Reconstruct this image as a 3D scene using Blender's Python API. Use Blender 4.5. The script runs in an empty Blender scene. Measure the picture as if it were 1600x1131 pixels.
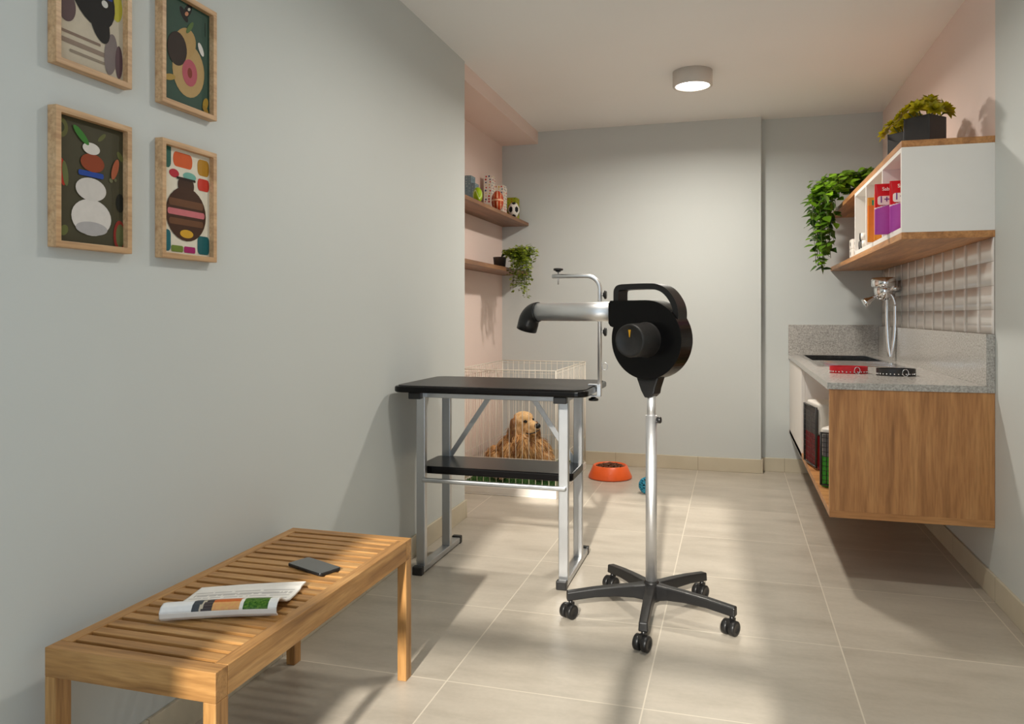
import bpy, bmesh, math, random
from mathutils import Vector, Matrix, noise

S = bpy.context.scene
COL = S.collection
random.seed(7)

# ------------------------------------------------------------------ camera
F_PX = 1198.0
YAW = math.atan(346.0 / F_PX)
cam_d = bpy.data.cameras.new('camera')
cam_d.sensor_width = 36.0
cam_d.lens = 36.0 * F_PX / 1600.0
cam_d.shift_y = -(565.5 - 492.0) / 1600.0
cam_d.clip_start = 0.05
cam = bpy.data.objects.new('camera', cam_d)
cam.location = (0, 0, 1.15)
cam.rotation_euler = (math.pi / 2, 0, YAW)
COL.objects.link(cam)
S.camera = cam

# ------------------------------------------------------------------ view, sky, sun
S.view_settings.view_transform = 'Standard'
S.view_settings.look = 'None'
S.view_settings.exposure = 0.27
S.view_settings.gamma = 1.0
S.view_settings.use_curve_mapping = False
S.cycles.use_denoising = True
S.cycles.max_bounces = 16
S.cycles.diffuse_bounces = 14
S.cycles.sample_clamp_indirect = 12.0
S.cycles.caustics_reflective = False
S.cycles.caustics_refractive = False

w = bpy.data.worlds.new('sky')
S.world = w
w.use_nodes = True
bg = w.node_tree.nodes['Background']
bg.inputs['Color'].default_value = (0.70, 0.86, 1.0, 1)
bg.inputs['Strength'].default_value = 2.1

sun_d = bpy.data.lights.new('sun', 'SUN')
sun_d.energy = 5.2
sun_d.color = (1.0, 0.94, 0.84)
sun_d.angle = math.radians(1.6)
sun = bpy.data.objects.new('sun', sun_d)
sun.rotation_euler = Vector((-0.058, 1.0, -0.4536)).to_track_quat('-Z', 'Y').to_euler()
sun.location = (0.3, -4, 3)
COL.objects.link(sun)

# sky portal in the glazed opening behind the camera (only guides the sky's own light)
por_d = bpy.data.lights.new('sky_portal', 'AREA')
por_d.shape = 'RECTANGLE'
por_d.size = 1.25
por_d.size_y = 2.5
por_d.cycles.is_portal = True
por = bpy.data.objects.new('sky_portal', por_d)
por.location = (-0.34, -0.66, 1.26)
por.rotation_euler = Vector((0, 1, 0)).to_track_quat('-Z', 'Z').to_euler()
COL.objects.link(por)

LAMP_W = (28.5, 10.5, 1.0)      # watts: lamp over the dryer, lamp over the table, added fill lamp near the window wall
LAMP_COL = (1.0, 0.94, 0.84)


# ------------------------------------------------------------------ materials
def srgb(r, g, b):
    def f(c):
        c /= 255.0
        return c / 12.92 if c <= 0.04045 else ((c + 0.055) / 1.055) ** 2.4
    return (f(r), f(g), f(b), 1.0)


def new_mat(name):
    m = bpy.data.materials.new(name)
    m.use_nodes = True
    nt = m.node_tree
    b = nt.nodes['Principled BSDF']
    return m, nt, b


def N(nt, kind, **kw):
    n = nt.nodes.new(kind)
    for k, v in kw.items():
        if k in n.inputs.keys():
            n.inputs[k].default_value = v
        else:
            setattr(n, k, v)
    return n


def mixc(nt, fac, a, b, mode='MIX'):
    n = nt.nodes.new('ShaderNodeMix')
    n.data_type = 'RGBA'
    n.blend_type = mode
    for sock, v in ((n.inputs[0], fac), (n.inputs[6], a), (n.inputs[7], b)):
        if hasattr(v, 'links'):
            nt.links.new(v, sock)
        else:
            sock.default_value = v
    return n.outputs[2]


def ramp(nt, src, stops):
    r = nt.nodes.new('ShaderNodeValToRGB')
    el = r.color_ramp.elements
    while len(el) < len(stops):
        el.new(0.5)
    for e, (p, c) in zip(el, stops):
        e.position = p
        e.color = c if len(c) == 4 else (*c, 1)
    nt.links.new(src, r.inputs[0])
    return r.outputs[0]


def objco(nt, scale=(1, 1, 1), loc=(0, 0, 0)):
    tc = nt.nodes.new('ShaderNodeTexCoord')
    mp = nt.nodes.new('ShaderNodeMapping')
    mp.inputs['Scale'].default_value = scale
    mp.inputs['Location'].default_value = loc
    nt.links.new(tc.outputs['Object'], mp.inputs['Vector'])
    return mp.outputs[0]


def plain(name, rgb, rough=0.5, metal=0.0, var=0.06, scale=8.0, spec=0.5, bump=0.0, coat=0.0):
    m, nt, b = new_mat(name)
    n = N(nt, 'ShaderNodeTexNoise', Scale=scale, Detail=4.0)
    nt.links.new(objco(nt), n.inputs['Vector'])
    lo = tuple(max(0, c * (1 - var)) for c in rgb[:3]) + (1,)
    hi = tuple(min(1, c * (1 + var)) for c in rgb[:3]) + (1,)
    nt.links.new(ramp(nt, n.outputs[0], [(0.35, lo), (0.65, hi)]), b.inputs['Base Color'])
    b.inputs['Roughness'].default_value = rough
    b.inputs['Metallic'].default_value = metal
    b.inputs['Specular IOR Level'].default_value = spec
    b.inputs['Coat Weight'].default_value = coat
    b.inputs['Coat Roughness'].default_value = 0.05
    if bump:
        bp = N(nt, 'ShaderNodeBump', Strength=bump, Distance=0.002)
        nt.links.new(n.outputs[0], bp.inputs['Height'])
        nt.links.new(bp.outputs[0], b.inputs['Normal'])
    return m


def wood(name, dark, mid, light, axis='x', rough=0.42, grain=1.0):
    m, nt, b = new_mat(name)
    st = {'x': (1.1, 14, 14), 'y': (14, 1.1, 14), 'z': (14, 14, 1.1)}[axis]
    st = tuple(s * grain for s in st)
    n1 = N(nt, 'ShaderNodeTexNoise', Scale=1.0, Detail=5.0, Distortion=0.9)
    nt.links.new(objco(nt, st), n1.inputs['Vector'])
    n2 = N(nt, 'ShaderNodeTexNoise', Scale=7.0, Detail=3.0)
    nt.links.new(objco(nt, st), n2.inputs['Vector'])
    c1 = ramp(nt, n1.outputs[0], [(0.30, dark), (0.5, mid), (0.72, light)])
    c2 = ramp(nt, n2.outputs[0], [(0.35, (0.74, 0.70, 0.66, 1)), (0.6, (1, 1, 1, 1))])
    nt.links.new(mixc(nt, 0.75, c1, c2, 'MULTIPLY'), b.inputs['Base Color'])
    b.inputs['Roughness'].default_value = rough
    bp = N(nt, 'ShaderNodeBump', Strength=0.12, Distance=0.002)
    nt.links.new(n2.outputs[0], bp.inputs['Height'])
    nt.links.new(bp.outputs[0], b.inputs['Normal'])
    return m


_w = {}
WOODS = {
    'teak': (srgb(140, 98, 52), srgb(174, 128, 74), srgb(198, 154, 98)),
    'walnut': (srgb(154, 104, 60), srgb(186, 130, 78), srgb(208, 154, 98)),
    'brown': (srgb(112, 74, 48), srgb(138, 96, 64), srgb(158, 114, 80)),
    'oak': (srgb(178, 138, 98), srgb(204, 166, 124), srgb(220, 186, 146)),
}


def W(kind, axis):
    k = (kind, axis)
    if k not in _w:
        _w[k] = wood(kind + '_wood_' + axis, *WOODS[kind], axis=axis, grain=1.8 if kind == 'teak' else 1.3)
    return _w[k]


def painted(name, rgb):
    m, nt, b = new_mat(name)
    n = N(nt, 'ShaderNodeTexNoise', Scale=90.0, Detail=3.0)
    nt.links.new(objco(nt), n.inputs['Vector'])
    n2 = N(nt, 'ShaderNodeTexNoise', Scale=1.2, Detail=2.0)
    nt.links.new(objco(nt), n2.inputs['Vector'])
    a = tuple(c * 0.97 for c in rgb[:3]) + (1,)
    nt.links.new(ramp(nt, n2.outputs[0], [(0.3, a), (0.7, rgb)]), b.inputs['Base Color'])
    b.inputs['Roughness'].default_value = 0.6
    b.inputs['Specular IOR Level'].default_value = 0.3
    bp = N(nt, 'ShaderNodeBump', Strength=0.05, Distance=0.001)
    nt.links.new(n.outputs[0], bp.inputs['Height'])
    nt.links.new(bp.outputs[0], b.inputs['Normal'])
    return m


def math_n(nt, op, a, b=None, c=None):
    n = nt.nodes.new('ShaderNodeMath')
    n.operation = op
    for i, v in enumerate((a, b, c)):
        if v is None:
            continue
        if hasattr(v, 'links'):
            nt.links.new(v, n.inputs[i])
        else:
            n.inputs[i].default_value = v
    return n.outputs[0]


def floor_mat():
    T = 0.6115
    m, nt, b = new_mat('porcelain_floor_tile')
    tc = nt.nodes.new('ShaderNodeTexCoord')
    sp = nt.nodes.new('ShaderNodeSeparateXYZ')
    nt.links.new(tc.outputs['Object'], sp.inputs[0])
    u = math_n(nt, 'DIVIDE', math_n(nt, 'ADD', sp.outputs[0], 0.866), T)
    v = math_n(nt, 'DIVIDE', math_n(nt, 'SUBTRACT', sp.outputs[1], 2.258), T)
    def edge(q):
        fr = math_n(nt, 'FRACT', math_n(nt, 'ADD', q, 100.0))
        return math_n(nt, 'ABSOLUTE', math_n(nt, 'SUBTRACT', fr, 0.5))
    e = math_n(nt, 'MAXIMUM', edge(u), edge(v))
    grout = math_n(nt, 'GREATER_THAN', e, 0.5 - 0.0022 / T)
    cmb = nt.nodes.new('ShaderNodeCombineXYZ')
    nt.links.new(math_n(nt, 'FLOOR', u), cmb.inputs[0])
    nt.links.new(math_n(nt, 'FLOOR', v), cmb.inputs[1])
    wn = nt.nodes.new('ShaderNodeTexWhiteNoise')
    nt.links.new(cmb.outputs[0], wn.inputs['Vector'])
    # per-tile shift of a cloudy, slightly streaked porcelain pattern
    off = nt.nodes.new('ShaderNodeVectorMath')
    off.operation = 'MULTIPLY_ADD'
    nt.links.new(wn.outputs['Color'], off.inputs[0])
    off.inputs[1].default_value = (9, 9, 9)
    nt.links.new(tc.outputs['Object'], off.inputs[2])
    mp = nt.nodes.new('ShaderNodeMapping')
    mp.inputs['Scale'].default_value = (1.6, 5.0, 1)
    nt.links.new(off.outputs[0], mp.inputs['Vector'])
    n1 = N(nt, 'ShaderNodeTexNoise', Scale=1.6, Detail=6.0, Roughness=0.62)
    nt.links.new(mp.outputs[0], n1.inputs['Vector'])
    n2 = N(nt, 'ShaderNodeTexNoise', Scale=60.0, Detail=2.0)
    nt.links.new(tc.outputs['Object'], n2.inputs['Vector'])
    base = ramp(nt, n1.outputs[0], [(0.28, srgb(166, 157, 143)), (0.5, srgb(181, 172, 158)), (0.75, srgb(192, 183, 169))])
    fine = ramp(nt, n2.outputs[0], [(0.3, (0.95, 0.95, 0.95, 1)), (0.7, (1, 1, 1, 1))])
    c = mixc(nt, 1.0, base, fine, 'MULTIPLY')
    tint = ramp(nt, wn.outputs['Value'], [(0.0, (0.95, 0.95, 0.95, 1)), (1.0, (1, 1, 1, 1))])
    c = mixc(nt, 1.0, c, tint, 'MULTIPLY')
    c = mixc(nt, grout, c, srgb(205, 196, 180))
    nt.links.new(c, b.inputs['Base Color'])
    rr = nt.nodes.new('ShaderNodeMapRange')
    nt.links.new(n1.outputs[0], rr.inputs[0])
    rr.inputs[3].default_value = 0.28
    rr.inputs[4].default_value = 0.42
    nt.links.new(rr.outputs[0], b.inputs['Roughness'])
    b.inputs['Specular IOR Level'].default_value = 0.4
    return m


def baseboard_mat(axis):
    m, nt, b = new_mat('porcelain_baseboard_' + axis)
    tc = nt.nodes.new('ShaderNodeTexCoord')
    sp = nt.nodes.new('ShaderNodeSeparateXYZ')
    nt.links.new(tc.outputs['Object'], sp.inputs[0])
    q = sp.outputs[0 if axis == 'x' else 1]
    fr = math_n(nt, 'FRACT', math_n(nt, 'ADD', math_n(nt, 'DIVIDE', math_n(nt, 'ADD', q, 0.866 if axis == 'x' else -2.258), 0.6115), 100))
    g = math_n(nt, 'LESS_THAN', fr, 0.006)
    n = N(nt, 'ShaderNodeTexNoise', Scale=4.0, Detail=5.0)
    nt.links.new(tc.outputs['Object'], n.inputs['Vector'])
    c = ramp(nt, n.outputs[0], [(0.3, srgb(192, 181, 158)), (0.7, srgb(206, 196, 174))])
    c = mixc(nt, g, c, srgb(160, 148, 124))
    nt.links.new(c, b.inputs['Base Color'])
    b.inputs['Roughness'].default_value = 0.4
    return m


def granite_mat():
    m, nt, b = new_mat('grey_granite')
    n1 = N(nt, 'ShaderNodeTexNoise', Scale=120.0, Detail=6.0, Roughness=0.65)
    nt.links.new(objco(nt), n1.inputs['Vector'])
    n2 = N(nt, 'ShaderNodeTexVoronoi', Scale=260.0)
    nt.links.new(objco(nt), n2.inputs['Vector'])
    c = ramp(nt, n1.outputs[0], [(0.30, srgb(134, 130, 125)), (0.48, srgb(172, 168, 162)), (0.7, srgb(206, 202, 196))])
    sp = ramp(nt, n2.outputs['Distance'], [(0.10, (0.72, 0.72, 0.73, 1)), (0.35, (1, 1, 1, 1))])
    nt.links.new(mixc(nt, 0.8, c, sp, 'MULTIPLY'), b.inputs['Base Color'])
    b.inputs['Roughness'].default_value = 0.20
    return m


def brushed(name, rgb, rough=0.32):
    m, nt, b = new_mat(name)
    n = N(nt, 'ShaderNodeTexNoise', Scale=1.0, Detail=3.0)
    nt.links.new(objco(nt, (40, 40, 300)), n.inputs['Vector'])
    rr = nt.nodes.new('ShaderNodeMapRange')
    nt.links.new(n.outputs[0], rr.inputs[0])
    rr.inputs[3].default_value = rough * 0.8
    rr.inputs[4].default_value = rough * 1.2
    nt.links.new(rr.outputs[0], b.inputs['Roughness'])
    b.inputs['Base Color'].default_value = rgb
    b.inputs['Metallic'].default_value = 1.0
    return m


def attr_mat(name, rough=0.55, noise_scale=60.0, var=0.06):
    """printed colours come from the face colours of the printed thing"""
    m, nt, b = new_mat(name)
    a = nt.nodes.new('ShaderNodeVertexColor')
    a.layer_name = 'print'
    n = N(nt, 'ShaderNodeTexNoise', Scale=noise_scale, Detail=3.0)
    nt.links.new(objco(nt), n.inputs['Vector'])
    k = ramp(nt, n.outputs[0], [(0.3, (1 - var, 1 - var, 1 - var, 1)), (0.7, (1, 1, 1, 1))])
    nt.links.new(mixc(nt, 1.0, a.outputs[0], k, 'MULTIPLY'), b.inputs['Base Color'])
    b.inputs['Roughness'].default_value = rough
    b.inputs['Specular IOR Level'].default_value = 0.2
    return m


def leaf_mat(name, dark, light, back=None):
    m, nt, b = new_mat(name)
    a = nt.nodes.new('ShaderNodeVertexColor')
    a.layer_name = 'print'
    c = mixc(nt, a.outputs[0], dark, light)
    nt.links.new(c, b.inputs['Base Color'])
    b.inputs['Roughness'].default_value = 0.42
    b.inputs['Subsurface Weight'].default_value = 0.0
    tr = nt.nodes.new('ShaderNodeBsdfTranslucent')
    nt.links.new(c, tr.inputs[0])
    mx = nt.nodes.new('ShaderNodeMixShader')
    mx.inputs[0].default_value = 0.25
    nt.links.new(b.outputs[0], mx.inputs[1])
    nt.links.new(tr.outputs[0], mx.inputs[2])
    nt.links.new(mx.outputs[0], nt.nodes['Material Output'].inputs[0])
    return m


MT = {}
MT['grey_paint'] = painted('blue_grey_wall_paint', srgb(202, 206, 204))
MT['pink_paint'] = painted('pale_pink_wall_paint', srgb(235, 214, 205))
MT['white_paint'] = painted('white_ceiling_paint', srgb(245, 244, 243))
MT['floor'] = floor_mat()
MT['base_x'] = baseboard_mat('x')
MT['base_y'] = baseboard_mat('y')
MT['granite'] = granite_mat()
MT['alu'] = brushed('brushed_aluminium', (0.80, 0.80, 0.81, 1), 0.46)
MT['alu_flat'] = plain('satin_grey_steel', (0.50, 0.505, 0.51, 1), 0.34, 0.95, 0.03)
MT['chrome'] = plain('chrome', (0.85, 0.85, 0.86, 1), 0.06, 1.0, 0.01)
MT['steel'] = brushed('stainless_steel', (0.78, 0.77, 0.76, 1), 0.09)
MT['black_gloss'] = plain('glossy_black_plastic', (0.0045, 0.004, 0.004, 1), 0.24, 0, 0.1, spec=0.18)
MT['black_satin'] = plain('satin_black_plastic', (0.011, 0.0105, 0.0105, 1), 0.36, 0, 0.1, 20, spec=0.4)
MT['black_matt'] = plain('matt_dark_rubber', (0.019, 0.017, 0.016, 1), 0.5, 0, 0.12, 60, bump=0.15)
MT['black_mat_top'] = plain('ribbed_black_rubber_top', (0.026, 0.022, 0.020, 1), 0.36, 0, 0.15, 180, bump=0.25)
MT['white_lam'] = plain('white_laminate', srgb(232, 228, 223), 0.42, 0, 0.01)
MT['white_plastic'] = plain('white_plastic', srgb(226, 220, 212), 0.4, 0, 0.02)
MT['white_wire'] = plain('white_coated_wire', srgb(232, 224, 210), 0.4, 0, 0.02)
MT['tile'] = plain('white_glazed_tile', srgb(240, 235, 230), 0.12, 0, 0.01, 4)
MT['lamp_body'] = plain('beige_lamp_housing', srgb(206, 200, 192), 0.5, 0, 0.02)
MT['orange'] = plain('orange_plastic', srgb(236, 98, 40), 0.35, 0, 0.03)
MT['kibble'] = plain('brown_kibble', srgb(96, 58, 34), 0.8, 0, 0.25, 40)
MT['red'] = plain('red_nylon', srgb(196, 20, 34), 0.5, 0, 0.08, 60)
MT['dark_leather'] = plain('black_leather', (0.02, 0.018, 0.018, 1), 0.4, 0, 0.2, 60, bump=0.3)
MT['amber'] = plain('amber_paint', srgb(244, 176, 28), 0.4, 0, 0.02)
MT['print'] = attr_mat('printed_paper')
MT['print_gloss'] = attr_mat('printed_foil', 0.3)
MT['ball'] = attr_mat('printed_ball_cover', 0.5, 120, 0.1)
MT['pot'] = plain('charcoal_pot', (0.022, 0.02, 0.02, 1), 0.5, 0, 0.1, 30)
MT['pot_brown'] = plain('dark_brown_pot', (0.045, 0.034, 0.028, 1), 0.55, 0, 0.15, 30)
MT['soil'] = plain('dark_soil', (0.02, 0.014, 0.01, 1), 0.9, 0, 0.3, 80, bump=0.4)
MT['leaf_green'] = leaf_mat('green_leaf', srgb(26, 62, 12), srgb(136, 184, 34))
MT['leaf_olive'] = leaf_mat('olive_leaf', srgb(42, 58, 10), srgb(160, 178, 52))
MT['leaf_yellow'] = leaf_mat('yellow_green_leaf', srgb(84, 92, 12), srgb(206, 190, 22))
MT['stem'] = plain('green_stem', srgb(70, 86, 30), 0.6)
MT['turf'] = plain('green_turf', srgb(40, 80, 20), 0.85, 0, 0.35, 160, bump=0.5)
MT['crate_red'] = plain('dark_red_plastic', srgb(150, 20, 32), 0.4)
MT['crate_green'] = plain('bright_green_plastic', srgb(58, 150, 34), 0.4)
MT['crate_grey'] = plain('grey_plastic_inside', srgb(108, 102, 100), 0.5)
MT['crate_black'] = plain('black_wire', (0.02, 0.018, 0.018, 1), 0.4)
MT['teal'] = plain('teal_rubber', srgb(40, 140, 170), 0.45, 0, 0.1)
MT['glass_black'] = plain('black_phone_glass', (0.01, 0.012, 0.016, 1), 0.04, 0, 0.02, spec=0.7, coat=1.0)
MT['eye'] = plain('dark_brown_eye', (0.01, 0.006, 0.004, 1), 0.08)
MT['nose'] = plain('black_nose', (0.012, 0.011, 0.011, 1), 0.35, 0, 0.2, 90, bump=0.4)


def emit_mat(name, power):
    m, nt, b = new_mat(name)
    b.inputs['Emission Color'].default_value = (*LAMP_COL, 1)
    b.inputs['Emission Strength'].default_value = power
    b.inputs['Base Color'].default_value = (0.9, 0.88, 0.84, 1)
    return m


MT['lit'] = emit_mat('lit_lamp_diffuser', 12.0)


def fur_mat(name, dark, mid, light):
    m, nt, b = new_mat(name)
    n = N(nt, 'ShaderNodeTexNoise', Scale=1.0, Detail=5.0, Distortion=1.2)
    nt.links.new(objco(nt, (60, 60, 16)), n.inputs['Vector'])
    n2 = N(nt, 'ShaderNodeTexNoise', Scale=9.0, Detail=2.0)
    nt.links.new(objco(nt), n2.inputs['Vector'])
    c = ramp(nt, n.outputs[0], [(0.32, dark), (0.5, mid), (0.68, light)])
    k = ramp(nt, n2.outputs[0], [(0.35, (0.78, 0.72, 0.68, 1)), (0.6, (1, 1, 1, 1))])
    nt.links.new(mixc(nt, 1.0, c, k, 'MULTIPLY'), b.inputs['Base Color'])
    b.inputs['Roughness'].default_value = 0.65
    bp = N(nt, 'ShaderNodeBump', Strength=0.5, Distance=0.006)
    nt.links.new(n.outputs[0], bp.inputs['Height'])
    nt.links.new(bp.outputs[0], b.inputs['Normal'])
    return m


MT['fur'] = fur_mat('golden_fur', srgb(160, 102, 54), srgb(214, 154, 88), srgb(240, 196, 132))
MT['fur_face'] = fur_mat('pale_golden_fur', srgb(206, 156, 98), srgb(238, 194, 136), srgb(248, 218, 172))
MT['strand'] = leaf_mat('golden_strand', srgb(116, 64, 28), srgb(248, 204, 140))
MT['fur_ear'] = fur_mat('russet_fur', srgb(104, 56, 22), srgb(150, 88, 40), srgb(190, 124, 64))


# ------------------------------------------------------------------ mesh building
def xform(M, p):
    return tuple(M @ Vector(p))


class MB:
    def __init__(s):
        s.v, s.f, s.sm, s.c = [], [], [], []
        s.col = (1, 1, 1, 1)

    def face(s, idx, smooth=False):
        s.f.append(tuple(idx)); s.sm.append(smooth); s.c.append(s.col)

    def box(s, x0, x1, y0, y1, z0, z1, M=None):
        n = len(s.v)
        P = [(x0, y0, z0), (x1, y0, z0), (x1, y1, z0), (x0, y1, z0), (x0, y0, z1), (x1, y0, z1), (x1, y1, z1), (x0, y1, z1)]
        s.v += [xform(M, p) if M else p for p in P]
        for q in ((0, 3, 2, 1), (4, 5, 6, 7), (0, 1, 5, 4), (1, 2, 6, 5), (2, 3, 7, 6), (3, 0, 4, 7)):
            s.face([n + i for i in q])
        return s

    def bar(s, a, b, wx, wz, up=(0, 0, 1)):
        a, b = Vector(a), Vector(b)
        d = (b - a); L = d.length; d.normalize()
        u = Vector(up); r = d.cross(u).normalized(); u = r.cross(d)
        M = Matrix((( r.x, d.x, u.x, a.x), (r.y, d.y, u.y, a.y), (r.z, d.z, u.z, a.z), (0, 0, 0, 1)))
        return s.box(-wx / 2, wx / 2, 0, L, -wz / 2, wz / 2, M)

    def ring_loft(s, rings, cap0=True, cap1=True, smooth=True, closed=False):
        n = len(s.v); k = len(rings[0])
        for r in rings:
            s.v += [tuple(p) for p in r]
        m = len(rings)
        for i in range(m - 1 + (1 if closed else 0)):
            i2 = (i + 1) % m
            for j in range(k):
                j2 = (j + 1) % k
                s.face((n + i * k + j, n + i * k + j2, n + i2 * k + j2, n + i2 * k + j), smooth)
        if not closed:
            if cap0: s.face([n + j for j in range(k)][::-1])
            if cap1: s.face([n + (m - 1) * k + j for j in range(k)])
        return s

    def tube(s, pts, r, seg=10, cap=True, closed=False, flat=1.0):
        pts = [Vector(p) for p in pts]
        m = len(pts)
        rr = r if isinstance(r, (list, tuple)) else [r] * m
        rings = []
        ref = None
        for i, p in enumerate(pts):
            if closed:
                d = pts[(i + 1) % m] - pts[i - 1]
            else:
                d = pts[min(i + 1, m - 1)] - pts[max(i - 1, 0)]
            d.normalize()
            if ref is None:
                ref = Vector((0, 0, 1)) if abs(d.z) < 0.9 else Vector((1, 0, 0))
            a = (ref - d * ref.dot(d)).normalized()
            ref = a
            b = d.cross(a)
            rings.append([p + (a * math.cos(t) + b * math.sin(t) * flat) * rr[i] for t in [2 * math.pi * j / seg for j in range(seg)]])
        return s.ring_loft(rings, cap, cap, True, closed)

    def lathe(s, prof, M=None, seg=32, cap0=True, cap1=True):
        rings = []
        for r, z in prof:
            ring = [(r * math.cos(2 * math.pi * j / seg), r * math.sin(2 * math.pi * j / seg), z) for j in range(seg)]
            rings.append([xform(M, p) if M else p for p in ring])
        return s.ring_loft(rings, cap0, cap1)

    def prism(s, poly, h0, h1, M=None, smooth=False):
        """poly in local xy, extruded h0..h1 along local z"""
        n = len(s.v); k = len(poly)
        for h in (h0, h1):
            for p in poly:
                q = (p[0], p[1], h)
                s.v.append(xform(M, q) if M else q)
        s.face([n + j for j in range(k)][::-1])
        s.face([n + k + j for j in range(k)])
        for j in range(k):
            j2 = (j + 1) % k
            s.face((n + j, n + j2, n + k + j2, n + k + j), smooth)
        return s

    def ell(s, c, r, R=None, seg=20, ring=12):
        rings = []
        c = Vector(c)
        for i in range(1, ring):
            t = math.pi * i / ring
            rr = []
            for j in range(seg):
                a = 2 * math.pi * j / seg
                p = Vector((r[0] * math.sin(t) * math.cos(a), r[1] * math.sin(t) * math.sin(a), -r[2] * math.cos(t)))
                if R: p = R @ p
                rr.append(c + p)
            rings.append(rr)
        n = len(s.v)
        s.ring_loft(rings, False, False)
        for sgn, base in ((-1, 0), (1, (ring - 2) * seg)):
            p = Vector((0, 0, sgn * r[2]))
            if R: p = R @ p
            k = len(s.v); s.v.append(tuple(c + p))
            for j in range(seg):
                j2 = (j + 1) % seg
                f = (n + base + j, n + base + j2, k)
                s.face(f if sgn > 0 else f[::-1], True)
        return s

    def poly(s, pts, col=None):
        if col: s.col = col
        n = len(s.v)
        s.v += [tuple(p) for p in pts]
        s.face(range(n, n + len(pts)))
        return s


def mesh_obj(name, mb, mat, parent=None, bevel=0.0, subsurf=0, Minv=None, bseg=2):
    me = bpy.data.meshes.new(name)
    vs = [tuple(Minv @ Vector(p)) for p in mb.v] if Minv else mb.v
    me.from_pydata(vs, [], mb.f)
    me.polygons.foreach_set('use_smooth', mb.sm)
    if any(c != (1, 1, 1, 1) for c in mb.c):
        ca = me.color_attributes.new('print', 'FLOAT_COLOR', 'CORNER')
        buf = []
        for p, c in zip(me.polygons, mb.c):
            buf += list(c) * p.loop_total
        ca.data.foreach_set('color', buf)
    me.materials.append(mat)
    o = bpy.data.objects.new(name, me)
    COL.objects.link(o)
    if parent:
        o.parent = parent
    if bevel:
        md = o.modifiers.new('bevel', 'BEVEL')
        md.width = bevel; md.segments = bseg; md.limit_method = 'ANGLE'; md.angle_limit = math.radians(40)
        md.harden_normals = False
    if subsurf:
        md = o.modifiers.new('subsurf', 'SUBSURF')
        md.levels = subsurf; md.render_levels = subsurf
    return o


def structure(name, mb, mat, **kw):
    o = mesh_obj(name, mb, mat, **kw)
    o['kind'] = 'structure'
    return o


class Thing:
    """an Empty at the thing's base that parents its parts (parts are given in world coordinates unless local=True)"""
    def __init__(s, name, label, cat, loc, rotz=0.0, group=None, local=False):
        o = bpy.data.objects.new(name, None)
        o.empty_display_size = 0.05
        COL.objects.link(o)
        o.location = loc
        o.rotation_euler = (0, 0, rotz)
        o['label'] = label
        o['category'] = cat
        if group: o['group'] = group
        s.o = o
        s.M = Matrix.Translation(Vector(loc)) @ Matrix.Rotation(rotz, 4, 'Z')
        s.Minv = None if local else s.M.inverted()

    def part(s, name, mb, mat, parent=None, label=None, **kw):
        p = mesh_obj(name, mb, mat, parent or s.o, Minv=s.Minv, **kw)
        if label: p['label'] = label
        return p


def single(name, label, cat, mb, mat, loc, rotz=0.0, group=None, local=False, **kw):
    M = Matrix.Translation(Vector(loc)) @ Matrix.Rotation(rotz, 4, 'Z')
    o = mesh_obj(name, mb, mat, None, Minv=None if local else M.inverted(), **kw)
    o.location = loc
    o.rotation_euler = (0, 0, rotz)
    o['label'] = label
    o['category'] = cat
    if group: o['group'] = group
    return o


def rrect(x0, x1, y0, y1, r, n=6):
    out = []
    for cx, cy, a in ((x1 - r, y0 + r, -90), (x1 - r, y1 - r, 0), (x0 + r, y1 - r, 90), (x0 + r, y0 + r, 180)):
        for i in range(n + 1):
            t = math.radians(a + 90 * i / n)
            out.append((cx + r * math.cos(t), cy + r * math.sin(t)))
    return out


# ------------------------------------------------------------------ the room
LX, RX, YB, YB2, ZC = -1.467, 1.017, 5.853, 5.95, 2.59
PX = -1.772          # pink wall at the back of the niche
YN = 4.11            # where the left wall ends and the niche begins
YR = -0.5            # inside face of the wall behind the camera

structure('floor', MB().box(-2.0, 1.3, YR - 0.15, 6.15, -0.1, 0), MT['floor'])
structure('ceiling', MB().box(-2.0, 1.3, YR - 0.15, 6.15, ZC, ZC + 0.1), MT['white_paint'])
structure('wall_left', MB().box(-2.0, LX, YR - 0.15, YN, 0, ZC), MT['grey_paint'])
structure('wall_niche', MB().box(-2.0, PX, YN, YB, 0, ZC), MT['pink_paint'])
structure('wall_back', MB().box(-2.0, 0.193, YB, 6.15, 0, ZC), MT['grey_paint'])
structure('wall_alcove', MB().box(0.193, 1.3, YB2, 6.15, 0, ZC), MT['grey_paint'])
YE = 3.521
structure('wall_right', MB().box(RX, 1.3, YR - 0.15, YE, 0, ZC), MT['grey_paint'])
mb = MB().box(RX, 1.3, YE, YB2, 0.29, ZC)
structure('wall_right_alcove', mb, MT['pink_paint'])
structure('wall_right_under_cabinet', MB().box(RX, 1.3, YE, YB2, 0, 0.29), MT['grey_paint'])
structure('trim_1', MB().box(PX, -1.478, YN, YB, 2.495, ZC), MT['pink_paint'])
# wall behind the camera with its tall glazed opening (frame, transom and mullion throw the floor shadows)
ox0, ox1, oz1 = -0.965, 0.285, 2.515
structure('wall_rear', MB().box(-2.0, ox0, YR - 0.15, YR, 0, ZC).box(ox1, 1.3, YR - 0.15, YR, 0, ZC).box(ox0, ox1, YR - 0.15, YR, oz1, ZC), MT['grey_paint'])
wf = structure('window_1', MB().box(ox0, ox1, YR - 0.09, YR - 0.04, 1.39, 1.475).box(-0.185, -0.11, YR - 0.09, YR - 0.04, 0, 1.39), MT['white_lam'])

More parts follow.
